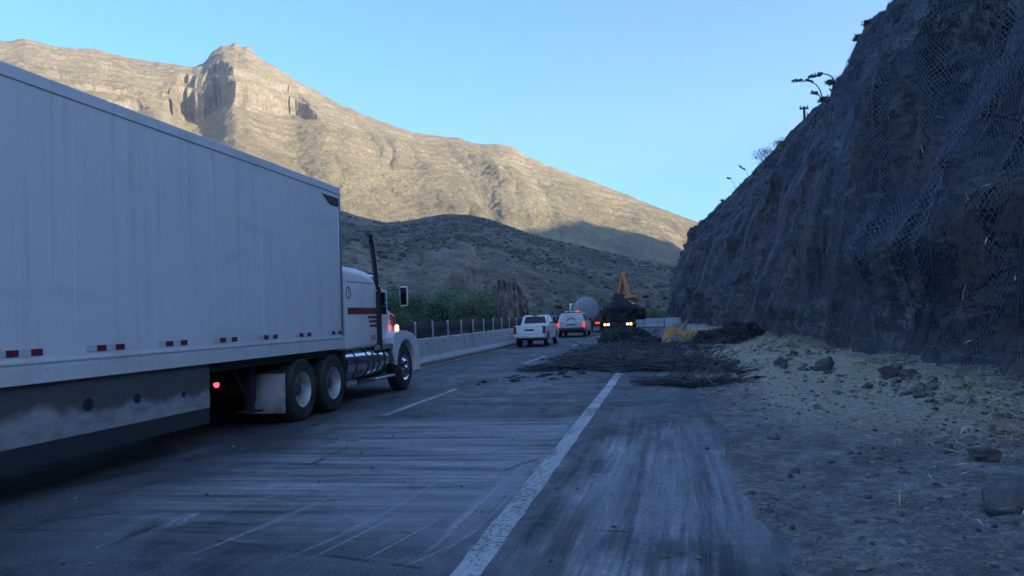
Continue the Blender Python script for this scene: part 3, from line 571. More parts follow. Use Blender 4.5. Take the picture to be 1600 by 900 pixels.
# silhouette helper: rock slope point nearest to a pixel
def project(V):
    c = (V - C0) @ CM; return np.stack([800 + F * c[..., 0] / c[..., 2], 450 - F * c[..., 1] / c[..., 2]], -1), c[..., 2]
RP, RD = project(RV)
def slope_at(px, py):
    # visible skyline of the cut near this pixel, preferably 35 to 65 m away
    d_ = np.hypot(RP[..., 0] - px, RP[..., 1] - py) + np.where(RD > 1, 0, 1e6) + .12 * np.abs(RD - 48) + np.where(TP > 24, 1e3, 0); i = np.unravel_index(np.argmin(d_), d_.shape); return RV[i]
for i, (px, py, h_, rd, lab) in enumerate([(1196, 258, 1.5, 1.0, 'largest scrub bush standing out on the crest of the rock cut'), (1222, 232, 1.2, 1.1, 'low bush uphill of the largest crest bush'), (1128, 305, .7, .7, 'small bush at the lower left end of the crest'), (1278, 152, .9, .7, 'dry scrub bush beside the utility pole base'), (1298, 128, 1., .7, 'scrub bush under the bent flower stalks'), (1345, 62, .9, .6, 'thin scrub plant near the top of the visible crest'), (1356, 42, 1., .5, 'uppermost scrub plant on the visible crest'), (1172, 280, .6, .6, 'small low bush just below the largest crest bush')]):
    q = slope_at(px, py); f_ = .85 if i < 2 else .38; tree('scrub_bush', (q[0], q[1], q[2] - .1), h_ * f_, rd * f_, 900, lab, 'bush', 'scrub on the crest of the cut', M['leafdry'], 80 + i, .04, .25)
def stalk(p0, pts, r0, lab, seed):
    root = empty('agave_stalk', tuple(p0)); tag(root, lab, 'plant stalk', 'bent dry stalks on the crest')
    P = [Vector((q - p0).tolist()) for q in pts]; P = [Vector((0, 0, -.3))] + P
    MB().tube(P, [r0] + list(np.linspace(r0, r0 * .4, len(P) - 1)), 6).build('stem', M['stalk'], root)
    b = MB(); r = random.Random(seed); n = len(P)
    for k in range(26):
        u_ = .62 + .38 * r.random(); f_ = u_ * (n - 1); i = min(int(f_), n - 2); c = P[i].lerp(P[i + 1], f_ - i); b.box(c + Vector((r.uniform(-.06, .06), r.uniform(-.06, .06), r.uniform(-.05, .07))), (.05, .16, .05), r.random(), r.random(), r.random() * 3)
    b.build('seed_head', M['stalk'], root)
def ray_at(p0, px, py): v = dirv(px, py); return C0 + v * (p0[1] / v[1])
for i, (bpx, ar, lab) in enumerate([((1286, 158), [(1284, 150), (1281, 140), (1275, 132), (1266, 127), (1252, 126), (1238, 127)], 'dry flower stalk bent furthest left beside the utility pole'), ((1305, 128), [(1300, 120), (1292, 116), (1284, 115), (1272, 119), (1260, 124)], 'dry flower stalk arching from uphill of the pole'), ((1284, 156), [(1281, 150), (1276, 146), (1269, 144)], 'shortest dry flower stalk in the bent cluster'), ((1172, 280), [(1168, 272), (1163, 264), (1154, 259)], 'thin dry stalk bent over the lower crest'), ((1150, 296), [(1147, 287), (1141, 279), (1136, 278)], 'thinnest dry stalk lowest on the crest')]):
    q = slope_at(*bpx); stalk(q, [ray_at(q, *a) for a in ar], (.035, .035, .03, .02, .018)[i], lab, i)
q = slope_at(1258, 188); pol = empty('utility_pole', tuple(q)); tag(pol, 'wooden utility pole with crossarm on the crest', 'pole')
ht = (188 - 166) / F * q[1] * 1.0
MB().tube([(0, 0, -1), (0, 0, ht)], [.09, .07], 8).build('post', M['pole'], pol)
MB().box((0, 0, ht - .12), (.78 * ht / 2.2 * 1.6, .09, .1)).build('crossarm', M['pole'], pol)
for x_ in (-.45, .45): MB().lathe([(0, .03), (.04, .05), (.12, .03)], (x_ * ht / 2., 0, ht - .07), 'z', 8).build('insulator', M['post'], pol)
# crest grass and hillside scrub: masses
r = np.random.RandomState(5); n = 5200
ii = r.randint(len(sp), size=n * 3); jj = np.where((tp > 11) & (tp < 34))[0]; jj = jj[r.randint(len(jj), size=n * 3)]
B = RV[ii, jj]; keep = (B[:, 1] > 8) & (fbm(B[:, 0] / 1.6, B[:, 1] / 1.6, 2., 3) > .54); B = B[keep][:n]; m = len(B)
a = r.normal(size=(m, 3)) * .1 + np.array([0, 0, .22]) * (.5 + r.rand(m, 1)); b = np.stack([r.normal(size=m), r.normal(size=m), np.zeros(m)], -1) * .035
V = np.stack([B - b, B + b, B + a], 1).reshape(-1, 3); o = fast_mesh('dry_grass', V, np.arange(3 * m).reshape(-1, 3), M['leafdry'], 0); tag(o, 'dry scrub grass fringing the crest of the rock cut', 'grass', None, 'stuff')
ico = np.array([(0, 0, 1), (.9, 0, .45), (.28, .85, .45), (-.72, .53, .45), (-.72, -.53, .45), (.28, -.85, .45), (.72, .53, -.2), (-.28, .85, -.2), (-.9, 0, -.2), (-.28, -.85, -.2), (.72, -.53, -.2)])
icf = np.array([(0, 1, 2), (0, 2, 3), (0, 3, 4), (0, 4, 5), (0, 5, 1), (1, 6, 2), (2, 7, 3), (3, 8, 4), (4, 9, 5), (5, 10, 1), (6, 7, 2), (7, 8, 3), (8, 9, 4), (9, 10, 5), (10, 6, 1)])
def blobs(P, sx, sz, seed, jit=.35):
    r = np.random.RandomState(seed); n = len(P); V = ico[None] * (1 + jit * (r.rand(n, 11, 1) * 2 - 1)) * np.stack([sx * (.8 + .4 * r.rand(n)), sx * (.8 + .4 * r.rand(n)), sz], -1)[:, None]
    an = r.rand(n) * 6.28; c, s_ = np.cos(an), np.sin(an); X_ = V[..., 0] * c[:, None] - V[..., 1] * s_[:, None]; Y_ = V[..., 0] * s_[:, None] + V[..., 1] * c[:, None]
    V = np.stack([X_, Y_, V[..., 2]], -1) + P[:, None]; return V.reshape(-1, 3), (icf[None] + 11 * np.arange(n)[:, None, None]).reshape(-1, 3)
n = 30000; ii = (r.rand(n) ** .75 * 250).astype(int); jj = r.randint(NH, size=n); P = HV[ii, jj]
kp = (fbm(P[:, 0] / 30., P[:, 1] / 30., 1., 3) > .56 - .24 * r.rand(n)); P = P[kp]; dd_ = np.hypot(P[:, 0], P[:, 1]); sz = (.22 + .75 * r.rand(len(P)) ** 3) * (.55 + .0016 * dd_); V, Q = blobs(P + np.array([0, 0, .05]), sz, sz * .9, 3, .6)
o = fast_mesh('hill_scrub', V, Q, M['scrub'], 0); tag(o, 'dark scrub dotted over the shaded hill', 'shrubs', None, 'stuff')
# rocky outcrop beyond the trees
pa, pb = on_y(768, 500, 112), on_y(822, 500, 112); top = on_y(790, 436, 112)[2]
oc = ((pa[0] + pb[0]) / 2, 112, 0); wv = (pb[0] - pa[0]) / 2 + .6
uu, vv = np.meshgrid(np.linspace(-1, 1, 70), np.linspace(0, 1, 60), indexing='ij')
hh_ = top * (.72 + .28 * np.cos((uu + .1) * 1.35)) * (1 - .25 * ss(.5, 1, uu)) * np.minimum(1, vv / .75)
Yb = -1.5 * (1 - uu ** 2) + 1.2 * vv + 5 * ss(.72, 1, vv); xx = uu * wv * (1 - .18 * np.minimum(vv / .75, 1)) 
d_ = 1.3 * (rid(fbm(uu * 4 + vv, vv * 3.2, 2., 3)) - .5) + .7 * (fbm(uu * 8, vv * 6, 5., 4) - .5)
V = np.stack([xx + d_ * .4, Yb - d_ * 1.2, hh_ + .5 * d_ * (vv > .2) - .4 * (vv < .02)], -1)
M['outcrop'] = rockmat('pale_red_rock', (.07, .055, .045), (.16, .125, .1), (.34, .28, .235), .8)
oo = fast_mesh('rock_outcrop', V.reshape(-1, 3), grid_faces(70, 60), M['outcrop'], 60); oo.location = oc; tag(oo, 'pale reddish rock outcrop right of the green trees', 'rock outcrop')

# ================================================================ median barrier
seg_prof = [(.29, 0), (.29, .12), (.19, .3), (.13, .9), (-.13, .9), (-.19, .3), (-.29, .12), (-.29, 0)]
sg = empty('barrier_segment', (0, 0, 0))
MB().prism([(a, b) for a, b in seg_prof], -.99, .99, 'y').build('block', M['concrete'], sg, 20, .015)
MB().lathe([(0, .055), (.012, .055)], (.143, 0, .72), 'x', 14).build('lifting_hole', M['black'], sg)
def bar_x(Y): return -8.5 - .55 * (1 - ss(17.5, 23.5, Y)) + shf(Y)
ordw = ['first', 'second', 'third', 'fourth', 'fifth', 'sixth', 'seventh', 'eighth']
yk = 6.1; first = True; nvis = 0
while yk < 96:
    ang = math.atan2(float(bar_x(yk + 1) - bar_x(yk - 1)), 2.)
    o = sg if first else copy_tree(sg); first = False
    o.location = (float(bar_x(yk)), yk, 0); o.rotation_euler = (0, 0, -ang)
    if yk > 24.5 and nvis < 8: lab = ordw[nvis] + ' grey concrete barrier segment visible past the truck nose under the dark screen'; nvis += 1
    elif yk <= 24.5: lab = 'grey concrete barrier segment hidden behind the white truck'
    else: lab = 'far grey concrete barrier segment of the median row, beyond the white pickup'
    tag(o, lab, 'barrier', 'concrete segments of the median barrier'); yk += 2.0 * math.cos(ang)
for i, (x_, y_, lab) in enumerate([(.75, 75.6, 'pale barrier segment right of the dump truck touching the rock cut'), (-1.15, 76.4, 'pale barrier segment second from the rock cut beyond the bend'), (-3.05, 77.2, 'pale barrier segment partly behind the dump truck')]):
    o = copy_tree(sg); o.location = (x_, y_, 0); o.rotation_euler = (0, 0, R(68)); tag(o, lab, 'barrier', 'barrier segments crossing beyond the dump truck')
fe = empty('glare_screen', (-8.5, 24, 0)); tag(fe, 'dark mesh glare screen on grey posts along the median barrier', 'fence')
yy = np.arange(6.1, 96, 1.0); V = []
for z_ in (.93, 1.47): V.append(np.stack([bar_x(yy) + 8.5, yy - 24, yy * 0 + z_], -1))
sc_ = fast_mesh('screen', np.array(V).reshape(-1, 3), grid_faces(2, len(yy)), M['screen'], 0, fe); sc_.modifiers.new('solidify', 'SOLIDIFY').thickness = .012
yk = 7.1
pm = MB().bb(-.03, .03, -.03, .03, .9, 1.52).build('post', M['post'], fe, 35, .004); pf = True
while yk < 96:
    o = pm if pf else pm.copy()
    if not pf: COL.objects.link(o); o.parent = fe
    pf = False; o.location = (float(bar_x(yk)) + 8.5 + .05, yk - 24, 0); yk += 2.0

# ================================================================ wheels
def wheel(parent, loc, r, w, deep=True, mat_r='rim', name='wheel', side=1):
    b = MB(); s_ = side
    b.lathe([(-w / 2 * s_, r * .6), (-w / 2 * s_, r * .93), (-w * .36 * s_, r), (w * .36 * s_, r), (w / 2 * s_, r * .93), (w * .52 * s_, r * .8), (w / 2 * s_, r * .57), (w * .3 * s_, r * .55)], (0, 0, 0), 'x', 36, False)
    for k in range(36):
        a = k * math.pi / 18; b.box((0, r * 1.0 * math.cos(a), r * 1.0 * math.sin(a)), (w * .8, r * .1, r * .02), a - math.pi / 2)
    o = b.build(name, M['rub'], parent, 35); o.location = loc
    b = MB()
    if deep: b.lathe([(w * .46 * s_, r * .575), (w * .5 * s_, r * .56), (w * .36 * s_, r * .53), (-w * .30 * s_, r * .51), (-w * .36 * s_, r * .46), (-w * .37 * s_, r * .44), (-w * .42 * s_, r * .44)], (0, 0, 0), 'x', 32, False)
    else: b.lathe([(w * .46 * s_, r * .575), (w * .5 * s_, r * .56), (w * .42 * s_, r * .52), (w * .36 * s_, r * .46), (w * .55 * s_, r * .34), (w * .6 * s_, r * .3), (w * .6 * s_, r * .17), (w * .75 * s_, r * .15), (w * .78 * s_, .001)], (0, 0, 0), 'x', 32, False)
    q = b.build('rim', M[mat_r], o)
    if deep: MB().lathe([(-w * .40 * s_, r * .455), (-w * .365 * s_, r * .45), (-w * .36 * s_, r * .3), (-w * .1 * s_, r * .28), (0, r * .2), (.2 * w * s_, r * .19), (.24 * w * s_, .001)], (0, 0, 0), 'x', 24).build('hub', M['hub'], o)
    b = MB()
    for k in range(10):
        a = k * math.pi / 5; xq = (-w * .35 if deep else w * .62) * s_; b.lathe([(0, r * .03), (.05 * s_, r * .03), (.055 * s_, .001)], (xq, r * .25 * math.cos(a), r * .25 * math.sin(a)), 'x', 6)
        a += .31; rr = r * .41; b.lathe([(0, r * .05), (.004 * s_, r * .05)], ((-w * .355 if deep else w * .465) * s_, rr * math.cos(a), rr * math.sin(a)), 'x', 8)
    b.build('wheel_nut', M['black'], o)
    return o
# ================================================================ semi trailer
TR = empty('box_trailer', (-7.08, 13.28, 0)); tag(TR, 'long white box trailer with red and white side tape coupled to the white tractor', 'trailer')
hw, z0, z1, LT = 1.22, 1.1, 4.07, -15.9
t = NT('trailer_panel'); p = t.pos(True); x, y, z = t.xyz(p)
k = t.noise(p, .8, 6, .6); col = t.mix(k, (.66, .67, .67), (.74, .74, .73))
col = t.mix(t.ma('MULTIPLY', t.sst(t.noise(t.mp(p, (1, 3, .12)), 2, 6, .7), .5, .72), .42), col, (.42, .41, .38)); col = t.mix(t.ma('MULTIPLY', t.sst(t.noise(t.mp(p, (1, .5, 1.5)), 1.1, 7, .7), .52, .72), .35), col, (.46, .45, .42)); col = t.mix(t.ma('MULTIPLY', t.sst(t.noise(p, 26, 3, .6), .66, .74), .4), col, (.3, .29, .27))
col = t.mix(t.ma('MULTIPLY', t.sst(t.ma('ADD', z, t.ma('MULTIPLY', k, .5)), 1.75, 1.3), .3), col, (.36, .34, .3))
t.bump(t.noise(t.mp(p, (1, .6, .35)), 1.6, 3), .22, .03); M['panel'] = t.fin(col, .34, 0, .4)
MB().bb(-hw, hw, LT, 0, z0 + .1, z1 - .06).build('box', M['panel'], TR, 35)
for k in range(13):
    yq = -1.62 - 1.22 * k
    for sx in (1, -1):
        sm_ = MB().bb(*(sorted((sx * hw, sx * (hw + .004)))), yq - .035, yq + .035, z0 + .42, z1 - .16)
        if sx > 0 and k < 8:
            for zq in np.arange(z0 + .46, z1 - .2, .065):
                for dq in (-.017, .017): sm_.lathe([(0, .009), (.005, .007), (.006, .001)], (hw + .004, yq + dq, zq), 'x', 6)
        sm_.build('panel_seam', M['panel'], TR)
MB().bb(-hw - .012, hw + .012, LT - .01, .012, z1 - .13, z1 + .0).build('top_rail', M['panel'], TR, 35, .01)
rb = MB().bb(-hw - .012, hw + .012, LT, .012, z0 + .02, z0 + .2).bb(hw - .02, hw + .022, LT, .0, z0 + .19, z0 + .215).bb(hw - .02, hw + .018, LT, 0., z0, z0 + .02)
for yq in np.arange(-.3, LT + .3, -.15):
    for zq in (.08, .14): rb.box((hw + .013, yq - .02 * (zq > .1), z0 + zq), (.008, .03, .012))
rb.build('side_rail', M['panel'], TR, 35)
MB().bb(-hw + .08, hw - .08, LT, -.1, z0 - .12, z0 + .02).bb(-.5, .5, -15.5, -2.6, z0 - .35, z0 - .12).build('floor_frame', M['black'], TR)
MB().bb(-hw - .006, hw + .008, -.09, .016, z0 + .2, z1 - .13).build('front_corner_post', M['alu'], TR, 35, .008)
for k in range(13):
    yq = -.18 - 1.13 * k - (.0 if k else -.1); tw = MB()
    for q in range(4): tw.bb(hw + .001, hw + .0055, yq - .14 * (q + 1), yq - .14 * q, z0 + .262, z0 + .325)
    tp__ = tw.build('reflective_tape', M['whitetape'], TR); tp__.data.materials.append(M['redtape'])
    for f_ in tp__.data.polygons: f_.material_index = (f_.index // 6) % 2 == 0
# dark maker's plate with worn lettering blocks at the top front corner
pl = MB().prism([(-.75, 3.86), (-.04, 3.86), (-.04, 3.70), (-.42, 3.70)], hw + .002, hw + .006, 'x').build('corner_badge', M['black'], TR)
tb = MB()
for k in range(6): tb.bb(hw + .0065, hw + .0085, -.50 + .075 * k, -.45 + .075 * k, 3.745, 3.815)
tb.build('badge_lettering', M['redpaint'], pl)
# skirt
t = NT('skirt_panel'); p = t.pos(True); x, y, z = t.xyz(p); kn = t.noise(t.mp(p, (1, 1.2, 1)), 1.5, 7, .62)
lim = t.ma('ADD', t.ma('ADD', z, t.ma('MULTIPLY', y, .028)), t.ma('MULTIPLY', t.ma('SUBTRACT', kn, .5), .42))
col = t.mix(t.sst(lim, .54, .66), (.34, .34, .34), (.08, .08, .083)); col = t.mix(t.ma('MULTIPLY', t.sst(t.noise(t.mp(p, (1, .35, 1)), 9, 6, .75), .4, .7), .65), col, (.12, .118, .115))
M['skirt'] = t.fin(col, .55)
MB().bb(hw - .06, hw - .03, -12., -4.2, .53, z0 + .02).build('side_skirt', M['skirt'], TR, 35)
MB().bb(hw - .062, hw - .024, -12., -4.22, .33, .53).build('skirt_strip', M['skirtdark'], TR, 35)
for yq, zq, rr in ((-5.6, .80, .055), (-6.35, .82, .07), (-4.75, .76, .04), (-7.9, .74, .05)): MB().lathe([(0, rr), (.006, rr)], (hw - .03, yq, zq), 'x', 12).build('skirt_bolt', M['black'], TR)
lg = MB()
for sx in (1, -1):
    lg.bb(sx * .85 - .07, sx * .85 + .07, -2.72, -2.58, .42, z0 - .1).bb(sx * .85 - .05, sx * .85 + .05, -2.7, -2.6, .3, .45).bb(sx * .85 - .14, sx * .85 + .14, -2.79, -2.51, .27, .3)
    lg.box((sx * .85, -2.95, .75), (.05, .05, .75), R(40))
lg.bb(-.85, .85, -2.68, -2.62, .7, .75).build('landing_gear', M['black'], TR)
tm_ = None
for y_ in (-13.2, -14.45):
    for sx in (1, -1): wheel(TR, (sx * 1.06, y_, .5), .5, .27, True, 'rim', 'wheel', sx)
for y_ in (-14.45, -13.2): MB().bb(-.9, .9, y_ - .1, y_ + .1, .42, .58).build('axle', M['black'], TR)

# ================================================================ tractor
TC = empty('truck_tractor', (-7.06, 11.2, 0)); tag(TC, 'white conventional truck tractor with dark red stripes and a tall exhaust stack', 'truck')
def Yl(Y): return Y - 11.2
MB().bb(.34, .44, -.55, 6.3, .62, .9).bb(-.44, -.34, -.55, 6.3, .62, .9).bb(-.44, .44, -.5, -.4, .62, .9).bb(-.44, .44, 1.9, 2.0, .62, .9).bb(-.5, .5, -.1, 1.9, .92, 1.05).build('frame', M['black'], TC)
for Y_ in (11.66, 12.84):
    for sx in (1, -1):
        wheel(TC, (sx * 1.055, Yl(Y_), .505), .505, .27, True, 'rim', 'wheel', sx); wheel(TC, (sx * .74, Yl(Y_), .505), .505, .26, True, 'rim', 'wheel', -sx)
for sx in (1, -1): wheel(TC, (sx * 1.04, Yl(16.68), .505), .505, .28, False, 'chrome', 'wheel', sx)
for y_ in (11.66, 12.84, 16.68): MB().bb(-.9, .9, Yl(y_ - .06), Yl(y_ + .06), .42, .56).build('axle', M['black'], TC)
for sx in (1, -1):
    MB().bb(*sorted((sx * .58, sx * 1.2)), Yl(11.02), Yl(11.04), .2, .82).build('mud_flap', M['flap'], TC)
    MB().bb(*sorted((sx * .4, sx * 1.2)), Yl(10.99), Yl(11.05), .82, .87).build('flap_hanger', M['black'], TC)
MB().bb(-.62, .62, Yl(10.6), Yl(10.66), .66, .80).build('tail_bar', M['black'], TC)
MB().lathe([(0, .001), (-.012, .03), (0, .048), (.02, .048)], (.3, Yl(10.595), .70), 'y', 16).build('tail_light', M['lamp_red'], TC)
MB().lathe([(0, .001), (-.012, .03), (0, .048), (.02, .048)], (-.42, Yl(10.595), .70), 'y', 16).build('tail_light', M['lens_red'], TC)
def rrect(w, z0, z1, y, r=.18, n=5, x0=0.):
    q = []
    for cx, cz, a0 in ((w - r, z1 - r, 0), (-w + r, z1 - r, 90), (-w + r * .4, z0 + r * .4, 180), (w - r * .4, z0 + r * .4, 270)):
        rr = r if cz > (z0 + z1) / 2 else r * .4
        for k in range(n): a = R(a0 + 90 * k / (n - 1)); q.append((x0 + cx + rr * math.cos(a), y, cz + rr * math.sin(a)))
    return q
sl_ = MB().loft([rrect(1.17, 1.06, 2.60, Yl(13.42), .14), rrect(1.2, 1.05, 2.64, Yl(13.5), .16), rrect(1.2, 1.05, 2.63, Yl(14.2), .18), rrect(1.2, 1.05, 2.58, Yl(14.75), .2), rrect(1.19, 1.06, 2.50, Yl(14.98), .24), rrect(1.15, 1.08, 2.40, Yl(15.05), .28)])
slp = sl_.build('sleeper', M['tractor'], TC, 30)
MB().bb(1.199, 1.204, Yl(13.5), Yl(14.95), 1.72, 1.85).build('side_stripe', M['redpaint'], slp)
b = MB()
for k, (zq, hq) in enumerate(((1.635, .05), (1.55, .05), (1.465, .05))): b.bb(1.199, 1.204, Yl(14.5 + .04 * k), Yl(14.96), zq, zq + hq)
b.build('side_pinstripe', M['redpaint'], slp)
MB().bb(1.1995, 1.2025, Yl(14.62), Yl(14.9), 1.2, 1.3).build('side_lettering', simple('faded_red_print', (.5, .3, .28), .5, 0, .3, 20), slp)
MB().bb(1.1985, 1.203, Yl(13.52), Yl(14.9), 2.335, 2.347).build('roof_seam', M['black'], slp)
b = MB(); n = 28; cy, cz_, ro, ri = Yl(13.56), 2.13, .115, .092
V = []; 
for k in range(n):
    a = 2 * math.pi * k / n
    for rr in (ro, ri): V += [(1.2015, cy + rr * math.cos(a), cz_ + rr * math.sin(a)), (1.2045, cy + rr * math.cos(a), cz_ + rr * math.sin(a))]
Fc = []
for k in range(n):
    q, w2 = 4 * k, 4 * ((k + 1) % n); Fc += [(q + 1, w2 + 1, w2 + 3, q + 3), (q, w2, w2 + 1, q + 1), (q + 2, q + 3, w2 + 3, w2 + 2)]
ring = b.add(V, Fc).build('number_ring', M['redpaint'], slp)
cu = bpy.data.curves.new('unit_number', 'FONT'); cu.body = '7'; cu.size = .15; cu.extrude = .002; cu.align_x = 'CENTER'; cu.align_y = 'CENTER'
to = bpy.data.objects.new('tmp', cu); COL.objects.link(to); dg = bpy.context.evaluated_depsgraph_get(); me = bpy.data.meshes.new_from_object(to.evaluated_get(dg)); bpy.data.objects.remove(to)
me.materials.clear(); me.materials.append(M['redpaint']); to = bpy.data.objects.new('unit_number', me); COL.objects.link(to); to.parent = ring; to.location = (1.204, cy + .01, cz_); to.rotation_euler = (R(90), 0, R(90))
# cab narrower than the sleeper
cb = MB().loft([rrect(1.0, 1.05, 2.45, Yl(15.0), .2), rrect(1.0, 1.05, 2.47, Yl(15.35), .2), rrect(.98, 1.05, 2.42, Yl(15.9), .2), rrect(.95, 1.05, 2.28, Yl(16.05), .2), rrect(.93, 1.05, 1.9, Yl(16.35), .12), rrect(.92, 1.05, 1.82, Yl(16.4), .1)]).build('cab', M['tractor'], TC, 30)
dr = MB().bb(.985, 1.015, Yl(15.25), Yl(16.1), 1.15, 2.25).build('door', M['tractor'], TC, 35, .01)
MB().bb(1.012, 1.02, Yl(15.35), Yl(16.02), 1.72, 2.2).build('window', M['glass'], dr); MB().bb(1.012, 1.04, Yl(15.34), Yl(15.5), 1.5, 1.53).build('handle', M['chrome'], dr)
MB().add([(-.8, Yl(16.09), 2.26), (.8, Yl(16.09), 2.26), (.85, Yl(16.37), 1.93), (-.85, Yl(16.37), 1.93), (-.8, Yl(16.07), 2.26), (.8, Yl(16.07), 2.26), (.85, Yl(16.35), 1.93), (-.85, Yl(16.35), 1.93)], [(0, 1, 2, 3), (7, 6, 5, 4), (0, 4, 5, 1), (2, 6, 7, 3), (0, 3, 7, 4), (1, 5, 6, 2)]).build('windscreen', M['glass'], TC)
hd_ = MB().loft([rrect(.88, .95, 1.90, Yl(16.36), .16), rrect(.85, .95, 1.86, Yl(16.7), .18), rrect(.76, .95, 1.78, Yl(17.3), .2), rrect(.62, .95, 1.64, Yl(17.75), .2), rrect(.55, 1.0, 1.5, Yl(17.88), .16)]).build('hood', M['tractor'], TC, 30)
b = MB()
for k in range(4): b.box((.83 - .035 * k * 0, Yl(16.95), 1.74 - .085 * k), (.02, .62, .04), R(-8), 0, R(7))
b.build('hood_stripe', M['redpaint'], hd_)
b = MB().bb(-.5, .5, Yl(17.9), Yl(17.93), .75, 1.42)
for k in range(9): b.bb(-.48, .48, Yl(17.93), Yl(17.945), .78 + .07 * k, .81 + .07 * k)
b.build('grille', M['chrome'], TC)
def arch(cy, cz, r0, r1, a0, a1, n=14):
    return [(cy + r1 * math.cos(R(a)), cz + r1 * math.sin(R(a))) for a in np.linspace(a0, a1, n)] + [(cy + r0 * math.cos(R(a)), cz + r0 * math.sin(R(a))) for a in np.linspace(a1, a0, n)]
fy, fz = Yl(16.72), .52
outer = [(fy + .98, .38), (fy + .99, .6), (fy + .93, .9), (fy + .78, 1.14), (fy + .5, 1.27), (fy + .1, 1.33), (fy - .35, 1.35), (fy - .72, 1.3), (fy - .8, 1.2), (fy - .78, .9), (fy - .70, .72), (fy - .62, .6)]
inner = [(fy + .62 * math.cos(R(a)), fz + .62 * math.sin(R(a))) for a in np.linspace(172, -12, 16)]
for sx in (1, -1):
    # fender as a curved skin with an open wheel arch
    fb = MB().prism(outer + inner, sx * .62, sx * 1.2, 'x').build('fender', M['tractor'], TC, 30, .05)
    MB().bb(*sorted((sx * .95, sx * 1.17)), fy + .84, fy + 1.0, .5, .74).build('headlight', M['glass'], TC, 35, .02)
    mk = MB().lathe([(0, .045), (.10, .045), (.13, .03), (.135, .001)], (sx * 1.02, fy - .08, 1.345), 'z', 14).build('turn_light', M['lamp_marker'], TC)
bm = MB().bb(-1.15, 1.15, Yl(17.75), Yl(17.9), .35, .68).build('bumper', M['black'], TC, 35, .04)
for sx in (1, -1):
    tk = MB().lathe([(0, .001), (.0, .2), (.02, .3), (.06, .325), (2.55, .325), (2.6, .3), (2.62, .2), (2.62, .001)], (sx * .86, Yl(13.52), .76), 'y', 40).build('fuel_tank', M['chrome'], TC, 40)
    b = MB()
    for yq in (.35, .95, 1.25, 1.55, 1.9, 2.3): MB().lathe([(0, .326), (0, .336), (.045, .336), (.045, .326)], (sx * .86, Yl(13.52) + yq, .76), 'y', 40, False).build('tank_strap', M['black'], tk)
    b = MB().bb(*sorted((sx * .7, sx * 1.19)), Yl(15.0), Yl(16.0), 1.03, 1.07)
    for k in range(6): b.bb(*sorted((sx * (.74 + .08 * k), sx * (.77 + .08 * k))), Yl(15.02), Yl(15.98), 1.07, 1.085)
    b.bb(*sorted((sx * 1.12, sx * 1.19)), Yl(15.0), Yl(16.0), .98, 1.03).build('deck_plate', M['alu'], TC)
    MB().bb(*sorted((sx * .75, sx * 1.2)), Yl(14.9), Yl(15.98), .36, .42).bb(*sorted((sx * .75, sx * .8)), Yl(14.9), Yl(15.98), .28, .5).build('step', M['alu'], TC, 35, .015)
    MB().bb(*sorted((sx * .7, sx * 1.18)), Yl(13.36), Yl(13.4), .3, 1.05).build('side_panel', M['black'], TC)
# exhaust stack with shield, leaning slightly back and turned out at the top
ex = MB().tube([(1.12, Yl(15.22), .95), (1.12, Yl(15.22), 2.3)], .085, 14).tube([(1.12, Yl(15.22), 2.28), (1.12, Yl(15.12), 2.8), (1.12, Yl(14.98), 3.22), (1.13, Yl(14.9), 3.33), (1.15, Yl(14.78), 3.38)], [.05, .05, .052, .06, .062], 12).build('exhaust_stack', M['black'], TC, 40)
MB().lathe([(0, .09), (.0, .094), (.03, .094), (.03, .09)], (1.12, Yl(15.22), 2.2), 'z', 14).build('clamp', M['chrome'], ex)
MB().lathe([(0, .001), (0, .05), (.3, .03), (.36, .03)], (.86, Yl(15.35), 2.53), 'y', 12).build('air_horn', M['chrome'], TC)
for sx in (1, -1):
    mr = MB().loft([rrect(.085, 1.9, 2.33, Yl(16.42), .04, 4, sx * 1.28), rrect(.09, 1.89, 2.34, Yl(16.48), .05, 4, sx * 1.28), rrect(.06, 1.93, 2.3, Yl(16.55), .05, 4, sx * 1.28)]).build('mirror', M['tractor'], TC, 35)
    MB().bb(sx * 1.28 - .072, sx * 1.28 + .072, Yl(16.412), Yl(16.419), 1.92, 2.31).build('mirror_glass', M['glass'], mr)
    MB().tube([(sx * .97, Yl(16.05), 2.25), (sx * 1.25, Yl(16.47), 2.28)], .012, 6).tube([(sx * .97, Yl(16.1), 1.85), (sx * 1.25, Yl(16.47), 1.95)], .012, 6).build('mirror_arm', M['black'], TC)

